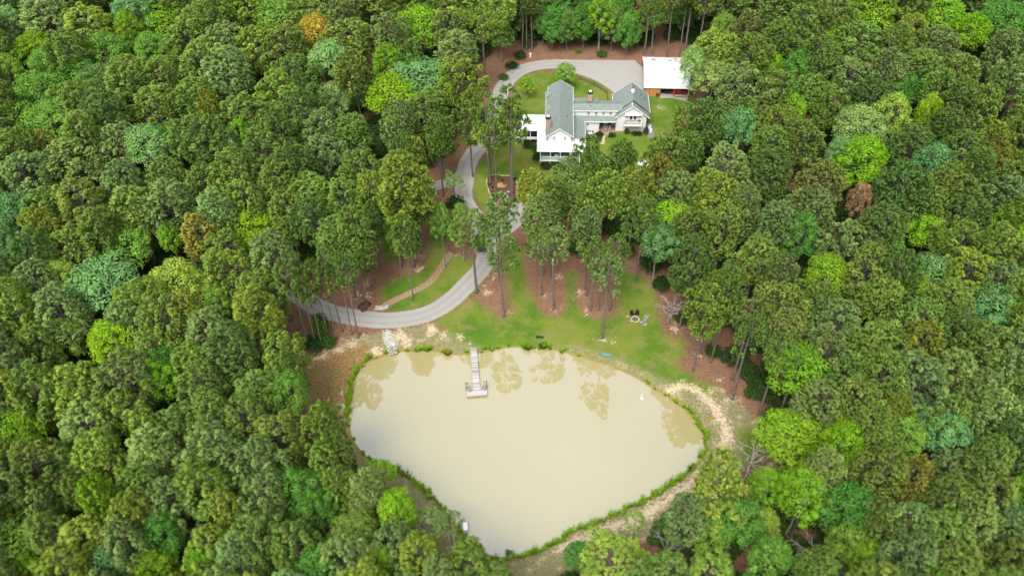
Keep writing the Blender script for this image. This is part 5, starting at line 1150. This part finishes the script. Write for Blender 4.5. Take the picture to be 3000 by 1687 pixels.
part('legs', m, M_WHITEPAINT, t); m = MB()
for z_ in (.55, 1.05, 1.5):
    s_ = 1 - z_ / 2.1
    for b_ in (-.36, .36): m.bar((-.42 * s_, b_ * s_, z_), (.42 * s_, b_ * s_, z_), .09)
    for a in (-.42, .42): m.bar((a * s_, -.36 * s_, z_), (a * s_, .36 * s_, z_), .09)
part('rungs', m, M_WHITEPAINT, t)
for i, (x, y, r, c_) in enumerate([(1105, 522, .55, 'bright'), (1160, 555, .4, 'mid'), (1035, 640, .32, 'dark'), (1000, 520, .4, 'dark'), (1315, 540, .45, 'mid'), (995, 610, .4, 'mid'), (1320, 815, .6, 'mid'), (1180, 860, .6, 'mid'), (1030, 690, .2, 'dark')]):
    p = at(*Z2([(x, y)])[0]); shrub(p, r, r * 1.6, c_, 'small %s plant in the garden bed, %s' % ({'bright': 'bright green', 'mid': 'green', 'dark': 'dark'}[c_], ['near its top edge', 'just above the largest boulder', 'left of the largest boulder', 'at the foot of the left pines', 'in its upper right corner', 'beside the left stone edging', 'in its lower right corner', 'at its lower edge', 'below the one left of the boulder'][i]), 'garden_plant', 'plant')
p = at(1554, 168); t = thing('yard_hydrant', 'small white post with a cap on the straw bank behind the loop drive', 'post', (p[0], p[1], 0))
part('post', MB().box(-.2, .2, -.15, .15, 0, 1.1), M_WHITEPAINT, t); part('cap', MB().box(-.32, .32, -.2, .2, 1.1, 1.35), M_WHITEPAINT, t)
# riprap spillway and culvert rocks
rr = random.Random(9)
def riprap(name, line, wd, n_, lab, s0=.22):
    m = MB(); p0 = np.array(at(*line[0])[:2]); pp = [np.array(at(*q)[:2]) for q in line]
    for i in range(n_):
        t_ = rr.random() * (len(pp) - 1); k_ = int(t_); q = pp[k_] + (pp[k_ + 1] - pp[k_]) * (t_ - k_); q = q + np.array([rr.uniform(-wd, wd), rr.uniform(-wd, wd) * .6]) - p0
        s_ = s0 * rr.uniform(.5, 1.5); m.rock((q[0], q[1], .03), s_, s_ * .8, s_ * .6, i)
    o = link(name, m.mesh(name, M_RIPRAP), None, (p0[0], p0[1], -.02)); tag(o, lab, 'rocks', None, 'stuff')
riprap('spillway_rocks', Z3([(1070, 1195), (1085, 1260), (1115, 1330), (1130, 1400)]), .95, 420, 'strip of pale broken rocks running down to the pond')
riprap('culvert_rocks', Z3([(985, 975), (1060, 960)]), .9, 130, 'pale broken rocks at the driveway end of the wood-chip path')
riprap('loose_rocks', Z3([(300, 1180), (500, 1340)]), 1.6, 14, 'few loose pale rocks on the straw slope', .2)
p = at(*Z3([(855, 955)])[0]); single('root_mound', MB().rock((0, 0, .05), 1.7, 1.2, .35, 5).rock((.7, .6, .05), 1.0, .8, .4, 6).rock((-.2, -1.1, .02), 1.0, .8, .28, 7), M_ROOT, 'mound of dark soil and roots at the foot of the broad driveway pine', 'soil mound', (p[0], p[1], 0), .4, smooth=True)

# ------------------------------------------------------------ dead trees
def dead(x, y, label, hgt, spread, n, lean, seed, i=0, r0=.22, D=False):
    p = at(x, y); tm, bm = dead_proto(seed, hgt, spread, n, lean, 5, r0); t = thing('dead_tree', label, 'dead tree', (p[0], p[1], 0))
    link('trunk', tm, t); link('branches', bm, t); return t
dead(2176, 1415, 'bare white dead tree with fine twigs on the right bank', 12, 4.2, 22, (2.0, 3.0), 1)
dead(1918, 1655, 'fallen-looking bare white snag with bent trunk at the bottom edge', 6.5, 3.6, 8, (3.2, 1.5), 2, r0=.3)
dead(2362, 1745, 'large bare grey dead tree at the bottom right', 16, 5.5, 30, (-.5, 2.0), 3, r0=.3)
dead(1956, 948, 'bare reddish-grey dead tree at the right edge of the fire pit lawn', 9.5, 3.4, 22, (.8, 0), 4)
dead(828, 735, 'bare pale dead tree in a gap of the left forest', 16, 3.0, 14, (0, 0), 5)
dead(1885, 700, 'pale bare branches of a dying tree beside the right forest edge', 12, 3.0, 10, (.5, 0), 6)

# ------------------------------------------------------------ shrubs at the wood edges
for i, (x, y, r, h_, c_, lb) in enumerate([(1338, 640, 2.4, 7, 'dark', 'tall dark bush on the ditch lawn edge, upper one left of the drive fork'), (1318, 690, 1.7, 4, 'mid', 'dark green bush below the tall one left of the drive fork'), (1405, 735, 1.9, 5, 'mid', 'bright round bush beside the two-lobed driveway pine'),
  (945, 985, 1.9, 7, 'mid', 'dark climbing shrub among trunks at the left driveway end'), (920, 1020, 2.2, 3, 'dark', 'dark green bush at the foot of the trunks below the driveway end'), (960, 1012, 1.8, 2.6, 'mid', 'green bush left of the sandy slope below the driveway'), (1900, 800, 2.3, 6, 'dark', 'dark bush at the right forest edge above the fire pit'), (1935, 850, 1.8, 4, 'dark', 'small dark bush at the right forest edge behind the bare dead tree'),
  (2195, 1165, 1.2, 3.2, 'mid', 'bright green sapling behind the right bank, upper one'), (2255, 1230, 1.5, 3.0, 'mid', 'green sapling at the right bank wood edge, lower one'), (2120, 1060, 1.0, 3.4, 'grey', 'thin olive shrub on the right bank straw slope'), (1950, 1570, 3.0, 2.0, 'mid', 'low green thicket below the pond band near the white snag'),
  (1500, 200, 1.8, 2.0, 'dark', 'dark bush on the straw bank outside the loop drive, lower one'), (1522, 172, 1.7, 2.4, 'dark', 'dark bush on the straw bank outside the loop drive, upper one'), (1475, 232, 1.4, 1.5, 'mid', 'green bush at the outer left edge of the loop drive'), (1762, 165, 1.5, 1.6, 'mid', 'dark green bush at the foot of the white-trunked tree'), (1694, 155, 1.0, 1.0, 'bright', 'small bright bush on the bank behind the parking area'),
  (1590, 1100, .0, 0, 'mid', ''), (1490, 1622, .6, 1.0, 'bright', 'small green bush at the lowest point of the pond shore')]):
    if lb: shrub(at(x, y), r, h_, c_, lb, 'bush', 'bush')
# marsh grass fringe along the shore
def tuft(mb_v, mb_f, T, p, r, h_, n_, rg):
    an = rg.uniform(0, 6.28, n_); b = np.stack([p[0] + np.cos(an) * r * .35 * rg.uniform(0, 1, n_), p[1] + np.sin(an) * r * .35 * rg.uniform(0, 1, n_), np.full(n_, p[2])], 1)
    tip = b + np.stack([np.cos(an) * r * rg.uniform(.4, 1.1, n_), np.sin(an) * r * rg.uniform(.4, 1.1, n_), h_ * rg.uniform(.5, 1.1, n_)], 1)
    s_ = np.stack([-np.sin(an), np.cos(an), np.zeros(n_)], 1) * .07; o = sum(len(a) for a in mb_v)
    v = np.stack([b - s_, b + s_, tip], 1).reshape(-1, 3); mb_v.append(v); mb_f.append(np.arange(len(v)).reshape(-1, 3) + o); T.append(np.repeat(rg.uniform(0, 1, n_), 3))
VV, FF, TT = [], [], []; rg = np.random.default_rng(3)
cum = 0; npd = len(POND)
for i in range(npd):
    a, b_ = POND[i], POND[(i + 1) % npd]; n_ = max(1, int(np.linalg.norm(b_ - a) / .42))
    for k in range(n_):
        q = a + (b_ - a) * (k / n_) ; px, py = proj((q[0], q[1], WL)); dx_, dy_ = px / 1.1646, py / 1.1646
        dens = .12
        if dx_ > 1690 and dy_ > 1000: dens = 1.0
        elif dy_ > 1180 and dx_ > 1150: dens = .95
        elif dx_ < 930 and dy_ < 1070: dens = .75
        elif dy_ > 1140: dens = .9
        elif dx_ < 1420 and dy_ < 910: dens = .38
        dens *= .55 + .9 * (math.sin(q[0] * .9) * math.cos(q[1] * 1.1) > -.35)
        if rg.random() > dens: continue
        nrm = (q - cxy) / np.linalg.norm(q - cxy); e = rg.uniform(-.25, .75); big = rg.uniform(.35, 1.35) if dens > .5 else rg.uniform(.35, .7)
        tuft(VV, FF, TT, (q[0] + nrm[0] * e, q[1] + nrm[1] * e, WL + max(0, e) * .15), .75 * big, 1.15 * big, 44, rg)
me = npmesh('marsh_grass', np.vstack(VV), np.vstack(FF), M_LEAF, {'tone': np.concatenate(TT)}, False)
o = link('marsh_grass', me); o.color = (.20, .36, .014, 1); tag(o, 'bright green marsh grass fringing the pond shore', 'marsh grass', None, 'stuff')
for i, (x, y, lb) in enumerate([(1312, 1038, 'yellow-green tussock in the water left of the dock'), (1592, 1018, 'dark green tussock on the shore below the low bench'), (1547, 1022, 'light green tussock on the shore left of the dark one')]):
    vv, ff, tt = [], [], []; tuft(vv, ff, tt, (0, 0, 0), 1.1, 1.3, 140, rg); p = at(x, y, WL)
    o = link('grass_tussock', npmesh('grass_tussock', np.vstack(vv), np.vstack(ff), M_LEAF, {'tone': np.concatenate(tt)}, False), None, (p[0], p[1], WL)); o.color = [(.24, .26, .02, 1), (.05, .14, .02, 1), (.16, .26, .02, 1)][i]; tag(o, lb, 'grass tussock')

# ------------------------------------------------------------ labels for the forest trees: nearest landmark of the photo, direction, order
LM = [(925, 100, 'golden orange tree'), (297, 844, 'big round jade tree in the left forest'), (1370, 50, 'tall bright tree left of the rear woods gap'), (1240, 235, 'jade tree left of the loop drive'), (737, 676, 'lime tree in the left forest'),
 (185, 1000, 'pair of yellow-green oaks at the left'), (875, 1450, 'deep green oaks at the lower left'), (295, 1465, 'lime pine at the lower left'), (70, 1260, 'bright tree at the left edge'), (2330, 1090, 'bright tree right of the pond'),
 (2310, 1290, 'bright round tree at the right bank'), (2100, 1430, 'wide yellow pine at the bottom bank'), (2020, 1490, 'grey-green pine by the pond bottom'), (2520, 475, 'lime tree in the right forest'), (2515, 588, 'reddish brown crown in the right forest'),
 (2905, 905, 'jade tree at the right edge'), (2700, 1020, 'golden crown in the right forest'), (2780, 80, 'bright trees in the upper right'), (2250, 205, 'bright tree right of the barn'), (2440, 125, 'small bright tree above the barn level'),
 (1940, 230, 'barn'), (1700, 330, 'farmhouse'), (1970, 655, 'lime tree below the house'), (1480, 565, 'stone-edged garden bed'), (1390, 1100, 'dock'), (1860, 935, 'fire pit'), (1100, 940, 'lower driveway'), (2200, 1300, 'bare white dead tree on the right bank'),
 (1364, 1545, 'floating raft'), (1212, 560, 'big yellow-green pine by the ditch lawn'), (490, 40, 'bright trees in the upper left corner'), (60, 260, 'fresh green trees at the left edge'), (435, 435, 'jade treetop in the upper left forest'), (2725, 340, 'small lime tree in the far right forest'), (2960, 30, 'upper right corner'), (30, 1660, 'lower left corner'), (2970, 1660, 'lower right corner'), (20, 640, 'bluish trees at the left edge'), (1080, 300, 'lime oak left of the loop drive'), (540, 690, 'orange-tinged pine in the left forest'), (2260, 810, 'brownish pine in the right forest'), (660, 980, 'yellow pine in the left forest'), (430, 1250, 'yellow-green pines in the lower left forest'), (2600, 1500, 'bare grey dead tree at the bottom right')]
DIRS = ['right of', 'below right of', 'below', 'below left of', 'left of', 'above left of', 'above', 'above right of']
ORD = ['nearest', 'second', 'third', 'fourth', 'fifth', 'sixth', 'seventh', 'eighth', 'ninth', 'tenth', 'eleventh', 'twelfth']
grp = {}
for tr in TREES:
    if tr[5]: continue
    t, x, y, tone, kind = tr[:5]
    dist = [(math.hypot(x - a, (y - b)), n_) for n_, (a, b, _) in enumerate(LM)]; dmin, li = min(dist)
    an = math.atan2(y - LM[li][1], x - LM[li][0]); di = int(round(an / (math.pi / 4))) % 8
    grp.setdefault((tone, kind == 'leafy', li, di, dmin < 34), []).append((dmin, tr))
for (tone, lf, li, di, onit), lst in grp.items():
    lst.sort(key=lambda q: q[0])
    for n_, (d, tr) in enumerate(lst):
        kind = 'broadleaf' if lf else 'pine'; tn = tone
        if onit and n_ == 0:
            lab = '%s %s, itself the %s' % (tn, kind, LM[li][2]) if any(w_ in LM[li][2] for w_ in ('tree', 'pine', 'crown', 'oak')) and 'dead' not in LM[li][2] else '%s %s right beside the %s' % (tn, kind, LM[li][2])
        else: lab = '%s %s, %s %s %s' % (tn, kind, (ORD[min(n_, 11)] + ' nearest'  if n_ else 'nearest'), DIRS[di], LM[li][2])
        tr[0]['label'] = lab; tr[0]['group'] = 'broadleaf trees of the forest' if lf else 'pines of the forest'
for tr in TREES:
    if tr[5]: tr[0]['group'] = 'trees standing at the edge of the clearing'
labs = [t[0]['label'] for t in TREES]; print('dup labels', len(labs) - len(set(labs)))
